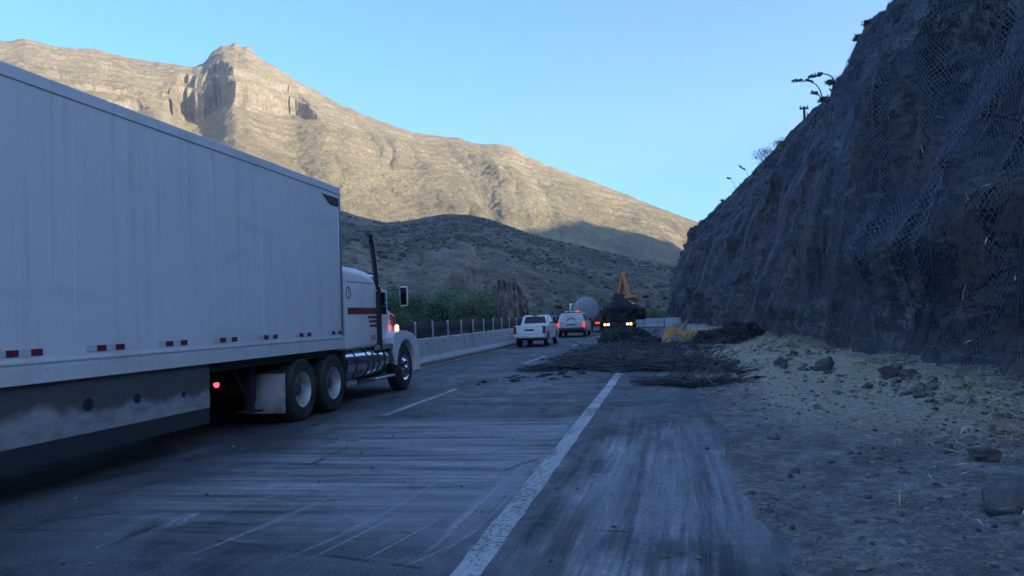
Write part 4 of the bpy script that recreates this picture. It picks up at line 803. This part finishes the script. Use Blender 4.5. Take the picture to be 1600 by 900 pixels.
# ================================================================ pickups
def pickup(name, loc, rz, w, L, label, bed, roof, lit, paint, extra=None):
    o = empty(name, loc, rz); tag(o, label, 'pickup truck'); h = w / 2; r = .36
    def arc(c): return [(c + (r + .07) * math.cos(R(a)), .36 + (r + .07) * math.sin(R(a))) for a in np.linspace(180, 0, 9)]
    ya, yb = .95, L - .85
    out = [(.05, .45)] + arc(ya) + arc(yb) + [(L - .05, .45), (L, .75), (L - .08, .95), (L - 1.25, bed + .02), (.03, bed), (0, .7)]
    MB().prism(out, -h, h).build('body', paint, o, 30, .05)
    c0, c1, c2, c3 = 1.75, 1.95, L - 1.9, L - 1.25
    if extra == 'canopy': c0, c1 = .1, .55
    V = [(-h * .97, c0, bed), (h * .97, c0, bed), (h * .97, c3, bed), (-h * .97, c3, bed), (-h * .74, c1, roof), (h * .74, c1, roof), (h * .74, c2, roof), (-h * .74, c2, roof)]
    cbn = MB().add(V, [(3, 2, 1, 0), (4, 5, 6, 7), (0, 1, 5, 4), (2, 3, 7, 6), (1, 2, 6, 5), (3, 0, 4, 7)]).build('cab', paint, o, 30, .06)
    def lerp(a, b, t_): return tuple(a[i] + (b[i] - a[i]) * t_ for i in range(3))
    def pane(A, B, Cq, D, n, u0, u1, v0, v1, nm, mat=M['glass']):
        q = []
        for dd in (.012, -.01):
            for u_, v_ in ((u0, v0), (u1, v0), (u1, v1), (u0, v1)):
                p_ = lerp(lerp(A, B, u_), lerp(D, Cq, u_), v_); q.append(tuple(p_[i] + n[i] * dd for i in range(3)))
        return MB().add(q, [(0, 1, 2, 3), (7, 6, 5, 4), (0, 4, 5, 1), (1, 5, 6, 2), (2, 6, 7, 3), (3, 7, 4, 0)]).build(nm, mat, o)
    pane(V[0], V[1], V[5], V[4], (0, -1, .3), .1, .9, .18, .86, 'rear_window') if extra != 'canopy' else None
    pane(V[2], V[3], V[7], V[6], (0, 1, .3), .08, .92, .12, .88, 'windscreen')
    for A, B, Cq, D, n in ((V[1], V[2], V[6], V[5], (1, 0, .25)), (V[3], V[0], V[4], V[7], (-1, 0, .25))):
        pane(A, B, Cq, D, n, .14, .47, .15, .85, 'side_window'); pane(A, B, Cq, D, n, .52, .86, .15, .85, 'side_window')
    MB().bb(-h * .82, h * .82, -.03, .02, .66, bed + .02).build('tailgate', paint, o, 30, .02)
    b = MB().bb(-h * .3, h * .3, -.04, -.028, .82, .9).build('handle', M['black'], o)
    MB().bb(-h * .97, h * .97, -.14, .04, .46, .63).build('bumper', M['alu'] if not lit else M['black'], o, 30, .03)
    for sx in (1, -1):
        MB().bb(*sorted((sx * h * .84, sx * h * 1.0)), -.035, .08, .68, bed - .02).build('tail_light', M['lamp_red_dim'] if lit else M['lens_red'], o, 30, .015)
        for yq in (ya, yb): wheel(o, (sx * (h - .1), yq, r), r, .22, True, 'rim', 'wheel', sx)
        MB().bb(*sorted((sx * h * .98, sx * (h + .16))), c3 - .25, c3 - .13, bed + .02, bed + .22).build('mirror', M['black'], o, 30, .02)
    MB().bb(-h * .8, h * .8, .1, L - .2, .34, .5).bb(-h * .85, h * .85, ya - .06, ya + .06, .3, .42).build('chassis', M['black'], o)
    return o, V
pk, V_ = pickup('pickup_truck', (-6.82, 38.1, 0), 0, 1.62, 4.9, 'white pickup with a dark rear window driving beside the barrier', 1.08, 1.60, False, M['white'])
MB().bb(-.13, .13, 1.86, 2.0, 1.585, 1.63).build('roof_light', M['black'], pk, 30, .02)
pk2, V2 = pickup('service_pickup', (-6.55, 53., 0), R(1), 1.95, 5.1, 'white service pickup with a sloping white rear canopy and roof light bar', 1.06, 1.66, True, M['dullwhite'], 'canopy')
lb = MB().bb(-.62, .62, .62, .86, 1.665, 1.72).build('light_bar', M['black'], pk2, 30, .02)
MB().bb(.28, .56, .60, .88, 1.72, 1.81).build('red_beacon', M['lamp_red_dim'], lb, 30, .02)
MB().bb(-.1, .2, .60, .88, 1.72, 1.80).bb(-.5, -.22, .60, .88, 1.72, 1.80).build('white_beacon', M['whitetape'], lb, 30, .02)
b = MB()
for k in range(3):
    z_ = 1.22 + .15 * k; b.box((0, .1 + .45 * (z_ - 1.06) / .6 - .015, z_), (1.5 - .14 * k, .012, .018), R(-32))
b.build('canopy_rib', M['skirtdark'], pk2)
b = MB().tube([(-.28 + .08 * k, .1 + .45 * (1.14 + .22 * math.sin(k * .45) - 1.06) / .6 - .025, 1.14 + .2 * math.sin(k * .45)) for k in range(8)], .035, 6).build('canopy_emblem', M['black'], pk2)

# ================================================================ tanker
TK = empty('tanker_truck', (-6.75, 66, 0), R(9)); tag(TK, 'dusty grey tanker truck with rounded tank ahead of the service pickup', 'tanker truck')
MB().lathe([(0, .001), (.03, .45), (.12, .85), (.3, 1.1), (.42, 1.14), (7.2, 1.14), (7.35, 1.08), (7.55, .6), (7.6, .001)], (0, 0, 1.92), 'y', 40).build('tank', M['tank'], TK, 60)
b = MB()
for yq in (.45, 2.2, 4., 5.8): b.lathe([(0, 1.141), (0, 1.165), (.09, 1.165), (.09, 1.141)], (0, yq, 1.92), 'y', 40)
b.build('tank_band', M['black'], TK)
b = MB().bb(-.3, .3, .9, 1.5, 3.03, 3.14)
b.lathe([(0, .28), (.16, .28), (.18, .1)], (0, 2.6, 3.05), 'z', 16); b.build('manhole', M['tank'], TK)
b = MB()
for x_ in (-.72, -.42): b.tube([(x_, -.08, .75), (x_, -.05, 2.5), (x_, .25, 3.1)], .02, 6)
for k in range(8): b.tube([(-.72, -.075, .9 + .22 * k), (-.42, -.075, .9 + .22 * k)], .015, 6)
b.build('ladder', M['post'], TK)
MB().bb(-.45, .45, .1, 10, .62, .85).bb(-1.1, 1.1, -.1, .02, .5, .66).build('chassis', M['black'], TK)
for sx in (1, -1):
    MB().bb(*sorted((sx * .68, sx * 1.06)), -.13, -.1, .68, .86).build('tail_light', M['lamp_red_dim'], TK); MB().bb(*sorted((sx * .5, sx * 1.1)), .02, .06, .1, .5).build('mud_flap', M['flap'], TK)
    for yq in (1.0, 2.3, 8.2): wheel(TK, (sx * 1.02, yq, .5), .5, .28, True, 'rim', 'wheel', sx)
MB().prism([(7.9, .6), (7.9, 2.6), (9.3, 2.65), (9.9, 1.7), (10.4, 1.5), (10.4, .55)], -1.15, 1.15).build('cab', M['white'], TK, 30, .06)
MB().bb(1.152, 1.16, 8.3, 9.4, 1.7, 2.4).build('side_window', M['glass'], TK)

# ================================================================ loaded flatbed truck with bundles of netting
DT = empty('stake_truck', (-3.72, 59.4, 0)); tag(DT, 'dark truck with lit orange and white tail lamps carrying a netting heap', 'truck')
MB().bb(-.42, .42, .05, 7.4, .55, .8).bb(-1.0, 1.0, 1.0, 1.15, .42, .56).build('chassis', M['black'], DT)
MB().bb(-1.2, 1.2, 0, 4.9, .86, .98).bb(-1.2, -1.14, 0, 4.9, .98, 1.35).bb(1.14, 1.2, 0, 4.9, .98, 1.35).bb(-1.2, 1.2, 4.84, 4.9, .98, 2.2).build('bed', M['black'], DT, 35, .015)
MB().bb(-1.15, 1.15, -.06, .02, .5, .82).build('rear_bar', M['black'], DT, 35, .01)
for sx in (1, -1):
    MB().lathe([(0, .001), (-.03, .07), (0, .1), (.03, .1)], (sx * .98, -.07, .69), 'y', 16).build('orange_lamp', M['lamp_orange'], DT)
    MB().lathe([(0, .001), (-.03, .05), (0, .075), (.03, .075)], (sx * .72, -.07, .69), 'y', 16).build('white_lamp', M['lamp_white'], DT)
    for yq in (1.1, 6.3): wheel(DT, (sx * .98, yq, .48), .48, .3, True, 'rim', 'wheel', sx)
    MB().bb(*sorted((sx * .7, sx * 1.18)), .35, .38, .12, .6).build('mud_flap', M['rub'], DT)
MB().prism([(5.1, .6), (5.1, 2.3), (6.5, 2.35), (6.9, 1.6), (7.3, 1.45), (7.3, .55)], -1.1, 1.1).build('cab', M['white'], DT, 30, .06)
MB().bb(1.102, 1.11, 5.5, 6.5, 1.5, 2.1).build('side_window', M['glass'], DT)
def heap(name, loc, sx, sy, sz, label, cat, seed, nstr=90, mat='netload', peak=0., rz=0., base=.0):
    o = empty(name, loc, rz); tag(o, label, cat)
    th_, ph = np.meshgrid(np.linspace(0, 2 * np.pi, 96, endpoint=False), np.linspace(0, 1, 40), indexing='ij')
    prf = np.cos(ph * np.pi / 2) ** .55
    n1 = fbm(np.cos(th_) * 1.6 + seed, np.sin(th_) * 1.6 + ph * 2.2, seed, 3); n2 = rid(fbm(np.cos(th_) * 3.4 + seed + ph, np.sin(th_) * 3.4 + ph * 5, seed + 3., 3)); 
    k = .72 + .45 * n1 + .22 * (n2 - .5)
    rr = prf * k; zz = np.sin(ph * np.pi / 2) ** .9 * (.82 + .36 * n1 + .12 * (n2 - .5)) + peak * np.exp(-((np.cos(th_) * rr + .25) ** 2 + (np.sin(th_) * rr) ** 2) * 5.5) * ph
    n3 = fbm(np.cos(th_) * rr * 4. + seed, np.sin(th_) * rr * 4., seed + ph * 6, 4) - .5; rr = rr * (1 + .5 * n3); zz = np.maximum(0, zz * (1 + .7 * n3))
    V = np.stack([np.cos(th_) * rr * sx, np.sin(th_) * rr * sy, base + zz * sz], -1)
    fast_mesh('folded_netting', V.reshape(-1, 3), np.concatenate([grid_faces(96, 40), np.array([(95 * 40 + j, j, j + 1, 95 * 40 + j + 1) for j in range(39)])]), M[mat], 180, o)
    r = random.Random(seed); b = MB()
    for q in range(nstr):
        i, j = r.randrange(96), r.randrange(0, 30); P = []; jj_ = j
        for s_ in range(9):
            i = (i + r.choice((1, 2, 3))) % 96; jj_ = min(38, max(0, jj_ + r.choice((-1, 0, 0, 1)))); e = V[i, jj_]; P.append((e[0] * 1.03, e[1] * 1.03, e[2] + .02 + .03 * r.random()))
        b.tube(P, .008 + .01 * r.random(), 3)
    for q in range(nstr):
        i, j = r.randrange(96), r.randrange(0, 36); e = Vector(V[i, j]); L_q = r.uniform(.2, .75) * min(1., sx); dq = Vector((math.cos(th_[i, 0]) + r.gauss(0, .7), math.sin(th_[i, 0]) + r.gauss(0, .7), r.uniform(.0, .7))).normalized()
        b.tube([e + dq * L_q * u_ + Vector((r.gauss(0, .03), r.gauss(0, .03), -.45 * L_q * u_ * u_)) for u_ in (0, .35, .7, 1.)], .008, 3)
    b.build('loose_wire', M['strand'], o)
    return o
heap('netting_heap', (-3.5, 61.6, .98), 1.75, 2.3, 1.25, 'black heap of rolled netting loaded on the truck under the excavator arm', 'netting heap', 3, 120, 'netload', .55)

# ================================================================ excavator
EX = empty('excavator', (-4.6, 70.9, 0), R(204)); tag(EX, 'orange excavator with raised bent arm behind the loaded truck', 'excavator')
for sx in (1, -1):
    MB().prism([(-1.7, .15), (-1.9, .45), (-1.6, .8), (1.6, .8), (1.9, .45), (1.7, .15), (1.5, .0), (-1.5, .0)], sx * .75, sx * 1.25).build('track', M['black'], EX, 30, .03)
MB().bb(-.6, .6, -.8, .8, .5, .95).lathe([(0, .6), (.2, .6)], (0, 0, .9), 'z', 24).build('undercarriage', M['black'], EX)
MB().prism([(-2.1, 1.1), (-2.1, 1.9), (-1.5, 2.05), (.2, 2.0), (1.1, 1.7), (1.2, 1.1)], -1.2, 1.2).build('house', M['yellow'], EX, 30, .05)
cbx = MB().prism([(-.3, 1.7), (-.3, 2.7), (.7, 2.7), (1.1, 2.2), (1.15, 1.3), (-.3, 1.3)], -1.21, -.35).build('cab', M['yellow'], EX, 30, .04)
MB().bb(-1.216, -1.205, -.15, .8, 1.8, 2.55).bb(-1.1, -.45, 1.13, 1.17, 1.5, 2.15).build('window', M['glass'], cbx)
def beam(pts, w, name, mat): return MB().prism(pts, -w / 2, w / 2).build(name, mat, EX, 30, .03)
beam([(.4, 1.6), (.6, 1.45), (1.6, 3.1), (2.35, 4.85), (2.3, 5.0), (2.1, 5.0), (1.2, 3.4)], .33, 'boom', M['yellow'])
beam([(2.05, 5.1), (2.45, 5.2), (3.4, 3.2), (4.0, 2.9), (3.95, 2.7), (3.5, 2.75), (3.0, 3.3), (2.3, 4.75)], .28, 'stick', M['yellow'])
MB().tube([(.28, .9, 1.9), (.28, 1.55, 3.3)], .09, 10).tube([(-.28, .9, 1.9), (-.28, 1.55, 3.3)], .09, 10).tube([(0, 1.4, 3.85), (0, 2.15, 5.15)], .1, 10).build('cylinder', M['chrome'], EX)
MB().prism([(3.5, 3.0), (4.1, 3.05), (4.2, 2.85), (3.9, 2.62), (3.55, 2.62), (3.4, 2.8)], -.5, .5).build('bucket', M['yellow'], EX, 30, .02)

# ================================================================ torn netting lying over the lane
def bundle(path, w, h, n, label, seed, light=.12, wander=.25):
    n = int(n * 1.9)
    P = np.array(path, float); d = np.r_[0, np.cumsum(np.hypot(*np.diff(P[:, :2], axis=0).T))]; r = random.Random(seed); Lt = d[-1]
    o = empty('wire_bundle', (P[0, 0], P[0, 1], 0)); tag(o, label, 'wire bundle', 'bundles of torn wire netting across the right lane')
    bs = [MB(), MB()]
    for q in range(n):
        ln_ = Lt * r.uniform(.18, .7); s_ = r.uniform(-.12 * Lt, Lt * 1.06 - ln_ * r.uniform(.75, 1.)); cx = r.gauss(0, w * .42); cz = abs(r.gauss(0, h * .36)); pts = []; ph = r.random() * 40; lift = r.random() ** 9 * .5
        m_ = max(6, int(ln_ / .22)); a1_ = .16 * r.random() ** 2
        for k in range(m_ + 1):
            sv = s_ + ln_ * k / m_; f_ = np.clip(sv, 0, Lt); ov = sv - f_; x0, y0 = np.interp(f_, d, P[:, 0]), np.interp(f_, d, P[:, 1]); x0 += ov * (P[-1, 0] - P[0, 0]) / Lt; y0 += ov * (P[-1, 1] - P[0, 1]) / Lt
            env_ = .7 + .3 * math.sin(math.pi * min(1, max(0, sv / Lt)))
            oy = (cx + wander * 1.6 * (float(vn(ph + k * .35, q)) - .5) * 2) * env_; oz_ = max(.012, (cz + .5 * h * (float(vn(ph + k * .5, q + 9.)) - .4)) * env_)
            oy += a1_ * (float(vn(ph + k * 1.1, q + 5.)) - .5) * 2; oz_ += .5 * a1_ * float(vn(ph + k * 1.3, q + 7.)); oz_ += lift * max(0, k / m_ - .7) ** 1.5 * 6
            pts.append((x0 - P[0, 0] + .35 * oy * (r.random() - .5), y0 - P[0, 1] + oy, oz_ + .01))
        bs[r.random() < light * 1.6].tube(pts, .004 + .007 * r.random() ** 2, 3)
    bs[0].build('scorched_strands', M['strand'], o); bs[1].build('dusty_strands', M['strandlight'], o)
    return o
def G(px, py): q = on_z(px, py); return (q[0], q[1])
bundle([G(835, 581), G(890, 576), G(960, 578), G(1040, 578), G(1085, 576), G(1132, 584)], .36, .24, 230, 'long dark wire bundle lying nearest across the lane from lane dash to shoulder', 1)
bundle([G(1000, 600), G(1040, 601), G(1090, 604), G(1152, 600)], .22, .17, 80, 'short dark wire bundle nearest the camera reaching onto the dirt', 2)
bundle([G(878, 566), G(940, 562), G(1010, 566), G(1105, 572)], .8, .26, 260, 'loose dark wire spread just behind the long bundle', 3, .14, .5)
bundle([G(900, 555), G(945, 551), G(1000, 552), G(1070, 556)], 1.5, .24, 240, 'wide scatter of torn wire in the middle of the closed lane', 4, .14, .8)
bundle([G(925, 546), G(970, 544), G(1040, 545)], 2., .24, 180, 'farthest scatter of torn wire before the rolled netting', 5, .14, .8)
for pts, w in (([(820, 583), (900, 579), (1020, 580), (1140, 584)], 1.5), ([(985, 601), (1060, 603), (1160, 606)], .9), ([(870, 568), (970, 564), (1110, 572)], 3.2), ([(890, 555), (970, 550), (1090, 556)], 4.5)): track(pts, w, M['soot'], .009, 'soot_mark')
q = G(975, 541); heap('netting_roll', (q[0], q[1] + .8, 0), 1.25, .8, .75, 'dark roll of netting on the road behind the loaded truck', 'netting roll', 9, 80)
q = G(1008, 541); heap('netting_roll', (q[0], q[1] + .8, 0), .8, .7, .34, 'low dark pile of netting left of the yellow scrap', 'netting pile', 12, 70)
q = G(1122, 538); heap('netting_pile', (q[0], q[1] + .5, .05), 1.0, .8, .5, 'dark netting pile right of the yellow scrap at the rock foot', 'netting pile', 15, 70)
q = G(1160, 541); heap('netting_pile', (q[0] - .1, q[1] + .4, .12), .95, .6, .75, 'blackest netting pile against the rock cut above the tan dirt', 'netting pile', 17, 70)
def tangle(px, py, sx, sz, n, label, seed):
    q = on_z(px, py); o = empty('wire_tangle', (q[0], q[1], ground_lift(q[0]))); tag(o, label, 'wire tangle', 'tangles of torn wire netting'); r = np.random.RandomState(seed); bs = [MB(), MB()]
    for k in range(n):
        p_ = r.normal(size=3) * np.array([sx, sx * .7, sz]) * .5; p_[2] = abs(p_[2]); d_ = r.normal(size=3) * np.array([1, .8, .35]); d_ /= np.linalg.norm(d_); pts = []
        for m_ in range(9):
            pts.append((p_[0], p_[1], max(.012, p_[2]))); d_ = d_ + r.normal(size=3) * .35 + np.array([0, 0, -.12 if p_[2] > sz * .6 else .04]); d_ /= np.linalg.norm(d_); p_ = p_ + d_ * .16 * (.5 + sx * .6)
        bs[r.rand() < .25].tube(pts, .004 + .007 * r.rand() ** 2, 3)
    bs[0].build('scorched_strands', M['strand'], o); bs[1].build('dusty_strands', M['strandlight'], o)
ground_lift = lambda x_: 0. if x_ < .5 else .08
for a in ((1100, 584, .5, .2, 80, 'wire tangle at the right end of the long bundle on the dirt'), (985, 575, .6, .16, 70, 'wire tangle crossing the edge line above the nearest bundle'), (1060, 566, .8, .24, 90, 'wire tangle beside the tan rock at the shoulder'), (890, 570, .5, .12, 50, 'wire tangle at the left tip of the spread by the lane dash'), (1010, 552, 1.0, .26, 90, 'wire tangle in front of the low netting pile'), (1128, 602, .35, .14, 40, 'small wire tangle on the dirt at the end of the short bundle'), (945, 555, .9, .22, 80, 'wire tangle just in front of the netting roll'), (1085, 548, .9, .3, 90, 'wire tangle below the yellow scrap')): tangle(*a, int(a[0]))
# yellow bent scrap
q = G(1050, 540); YS = empty('bent_scrap', (q[0], q[1], 0)); tag(YS, 'bent yellow steel sheet lying among dark netting by the rock cut', 'scrap metal')
k = q[1] / F
def px2(px, py, dy=0): v = on_y(px, py, q[1] + dy); return (v[0] - q[0], dy, v[2])
def plate(a, name, th=.05):
    V = list(a) + [(x_ + .01, y_ + th, z_ + .0) for x_, y_, z_ in a]; n = len(a)
    return MB().add(V, [tuple(range(n)), tuple(range(n, 2 * n))[::-1]] + [(i, (i + 1) % n, n + (i + 1) % n, n + i) for i in range(n)]).build(name, M['yellow_scrap'], YS, 20, .01)
plate([px2(1033, 536), px2(1039, 515, .3), px2(1052, 509, .35), px2(1051, 526, .2), px2(1045, 534)], 'folded_end', .12)
plate([px2(1048, 508, .35), px2(1074, 521, .1), px2(1076, 530, .1), px2(1048, 519, .3)], 'arm', .12)
plate([px2(1063, 528, .0), px2(1084, 516, .25), px2(1089, 521, .3), px2(1081, 530, .1), px2(1070, 532, 0)], 'shovel_end')
MB().tube([px2(1066, 518, .4), px2(1071, 508, .4), px2(1075, 499, .45)], [.05, .07, .04], 7).build('splintered_end', M['rocktan'], YS)
# ================================================================ rocks, gravel, husks
def ground_z(x_, y_):
    i = int(np.clip(np.searchsorted(ys, y_), 1, len(ys) - 1)); j = int(np.clip(np.searchsorted(xs, x_), 1, len(xs) - 1)); return float(gz[i, j])
def boulder(px, py, s_, label, mat, seed, fl=.7):
    p_ = on_z(px, py, .12); bm = bmesh.new(); bmesh.ops.create_icosphere(bm, subdivisions=4, radius=1)
    r = np.random.RandomState(seed); planes = r.normal(size=(15, 3)); planes /= np.linalg.norm(planes, axis=1)[:, None]; dd = .5 + .38 * r.rand(15)
    V = np.array([v.co[:] for v in bm.verts])
    for n_, d_ in zip(planes, dd):
        e = V @ n_ - d_; V = V - np.maximum(e, 0)[:, None] * n_
    V = V * (1 + .45 * (fbm(V[:, 0] * 2.2 + seed, V[:, 1] * 2.2, V[:, 2] * 2.2, 5, .6) - .5))[:, None] * np.array([s_ * 1.1, s_ * .9, s_ * fl])
    Fc = [tuple(v.index for v in f.verts) for f in bm.faces]; bm.free()
    o = link_mesh('rock', V, Fc, M[mat], None, 28); o.location = (p_[0], p_[1] + s_ * .5, ground_z(p_[0], p_[1] + s_ * .5) + s_ * fl * .22); o.rotation_euler = (0, 0, seed)
    tag(o, label, 'rock', 'loose rocks on the dirt shoulder'); return o
boulder(1588, 800, .2, 'dark angular rock at the right frame edge, nearest large one', 'rockdark', 1, .85)
boulder(1594, 686, .22, 'tan rounded rock at the right frame edge among husks', 'rocktan', 2, .6)
boulder(1545, 722, .14, 'purplish grey flat rock below the tan rock', 'rockdark', 3, .6)
boulder(1291, 582, .25, 'dark boulder with flat face under the netting foot', 'rockdark', 4, .9)
boulder(1396, 604, .27, 'dark boulder half covered by husks, left of a pair', 'rockdark', 5, .7)
boulder(1428, 610, .2, 'dark low boulder right of the half covered one', 'rockdark', 6, .6)
boulder(1222, 572, .24, 'grey boulder left of the flat faced boulder', 'rockdark', 7, .7)
boulder(1242, 562, .16, 'small dark boulder between two larger grey ones', 'rockdark', 8, .8)
boulder(1078, 556, .34, 'tan rock beside the end of the wire scatter', 'rocktan', 9, .7)
boulder(1062, 562, .22, 'pale tan rock left of its larger twin at the wire scatter', 'rocktan', 10, .7)
boulder(1437, 632, .1, 'small round grey stone in the husk litter', 'rockdark', 11, .6)
boulder(1243, 722, .06, 'small dark stone in the middle of the dirt shoulder', 'rockdark', 12, .6)
boulder(1147, 566, .16, 'dark small boulder on the pale tan dirt', 'rockdark', 13, .8)
boulder(1530, 590, .3, 'dark lump of rock at the netting foot near the right edge', 'rockdark', 14, .6)
rr = np.random.RandomState(21); n = 14000
gx = .45 + 4.6 * rr.rand(n) ** .85; gy = 2.2 + 30 * rr.rand(n) ** 1.7; kp = fbm(gx / .7, gy / .9, 2., 3) > .36 + .2 * rr.rand(n); gx, gy = gx[kp], gy[kp]
sz = .004 + .022 * rr.rand(len(gx)) ** 7; gzv = np.array([ground_z(a, b) for a, b in zip(gx, gy)])
V, Q = blobs(np.stack([gx, gy, gzv + sz * .2], -1), sz * 1.4, sz * .8, 8, .5); o = fast_mesh('gravel', V, Q, M['gravel'], 0); tag(o, 'loose gravel on the dirt shoulder', 'gravel', None, 'stuff')
n = 1500; gy = 4 + 28 * rr.rand(n) ** 1.3; gx = base_x(gy) + .2 - np.abs(rr.normal(size=n)) * 1.0; kp = (gx > .8) & (fbm(gx / .9, gy / 1.3, 16., 3) > .42 + .15 * rr.rand(n)); gx, gy = gx[kp], gy[kp]
sz = .015 + .06 * rr.rand(len(gx)) ** 4; gzv = np.array([ground_z(a, b) for a, b in zip(gx, gy)])
V, Q = blobs(np.stack([gx, gy, gzv + sz * .15], -1), sz * 1.3, sz, 18, .55); o = fast_mesh('rubble', V, Q, M['gravel'], 0); tag(o, 'broken rubble at the foot of the rock cut', 'rubble', None, 'stuff')
rr = np.random.RandomState(23); n = 500; gx = -7 + 7.4 * rr.rand(n); gy = 3 + 18 * rr.rand(n); sz = .004 + .012 * rr.rand(n) ** 3
V, Q = blobs(np.stack([gx, gy, sz * .5], -1), sz * 1.4, sz, 9); o = fast_mesh('road_grit', V, Q, M['gravel'], 0); tag(o, 'small grit scattered on the asphalt', 'grit', None, 'stuff')
n = 70000; gy = 2.5 + 34 * rr.rand(n) ** 1.4; gx = base_x(gy) + .5 - np.abs(rr.normal(size=n)) * 1.0; kp = (fbm(gx / .8, gy / 1.1, 6., 3) > .36 + .28 * rr.rand(n)) & (gx > .7); gx, gy = gx[kp], gy[kp]; n = len(gx)
gzv = np.array([ground_z(a, b) for a, b in zip(gx, gy)]); an = rr.rand(n) * 6.28; ln_ = .03 + .1 * rr.rand(n) ** 3; wd_ = np.minimum(ln_ * (.05 + .06 * rr.rand(n)), .007); D = np.stack([np.cos(an), np.sin(an), .25 * rr.normal(size=n)], -1) * ln_[:, None]; Wv = np.stack([-np.sin(an), np.cos(an), .3 * rr.normal(size=n)], -1) * wd_[:, None]
P0 = np.stack([gx, gy, gzv + .02 + .05 * rr.rand(n)], -1); bow = np.zeros((n, 3)); bow[:, 2] = ln_ * .25 * rr.rand(n)
V = np.stack([P0 - D, P0 - Wv + bow, P0 + Wv + bow, P0 + D], 1).reshape(-1, 3); Q = np.concatenate([np.arange(n)[:, None] * 4 + np.array([0, 1, 2]), np.arange(n)[:, None] * 4 + np.array([1, 3, 2])])
o = fast_mesh('husk_litter', V, Q, M['husk'], 0); tag(o, 'pale dry husk litter along the foot of the rock cut', 'husks', None, 'stuff')
# husks caught in the netting
n = 160; ii = ks[rr.randint(len(ks), size=n)]; P = []
for _ in range(n):
    i = rr.randint(len(ks)); j = int(abs(rr.normal()) * 25) % len(js); P.append(NVv[i, j] + np.array([-.04, 0, 0]))
P = np.array(P); P = P[(P[:, 1] > 6) & (P[:, 1] < 60)]; n = len(P); D = rr.normal(size=(n, 3)) * .05 + np.array([0, 0, .06]); Wv = np.stack([np.zeros(n), np.full(n, .02), rr.normal(size=n) * .01], -1)
V = np.stack([P - D, P - Wv, P + D, P + Wv], 1).reshape(-1, 3); o = fast_mesh('caught_husks', V, np.arange(4 * n).reshape(-1, 4), M['husk'], 0); tag(o, 'pale husks caught in the wire netting', 'husks', None, 'stuff')
n = 2600; gx = -4.6 + 6.6 * rr.rand(n); gy = 15.5 + 24 * rr.rand(n) ** 1.2; kp = fbm(gx / 1.2, gy / 1.6, 31., 4) > .46 + .2 * rr.rand(n) + .25 * ss(19, 15.5, gy); gx, gy = gx[kp], gy[kp]
sz = .012 + .075 * rr.rand(len(gx)) ** 4; gzv = np.array([max(.004, ground_z(a, b)) for a, b in zip(gx, gy)])
V, Q = blobs(np.stack([gx, gy, gzv + sz * .1], -1), sz * 1.7, sz * .7, 28, .6); o = fast_mesh('charred_clods', V, Q, M['clod'], 0); tag(o, 'charred clods scattered around the torn netting', 'debris', None, 'stuff')
# single leaf on the hard shoulder
p_ = on_z(1050, 868, .01); b = MB()
secs = [[(-.0 + .14 * u_, .012 * math.sin(u_ * 5), .006 + .02 * math.sin(math.pi * u_)), (.14 * u_, .012 * math.sin(u_ * 5) + .026 * math.sin(math.pi * min(1, u_ + .02)) + .002, .006)] for u_ in np.linspace(-.6, .6, 9)]
o = b.loft(secs, False, False).build('dry_leaf', M['husk'], None, 0); o.location = (p_[0], p_[1], .006); tag(o, 'single dry tan leaf lying on the dusty hard shoulder', 'leaf')
bpy.context.view_layer.update()
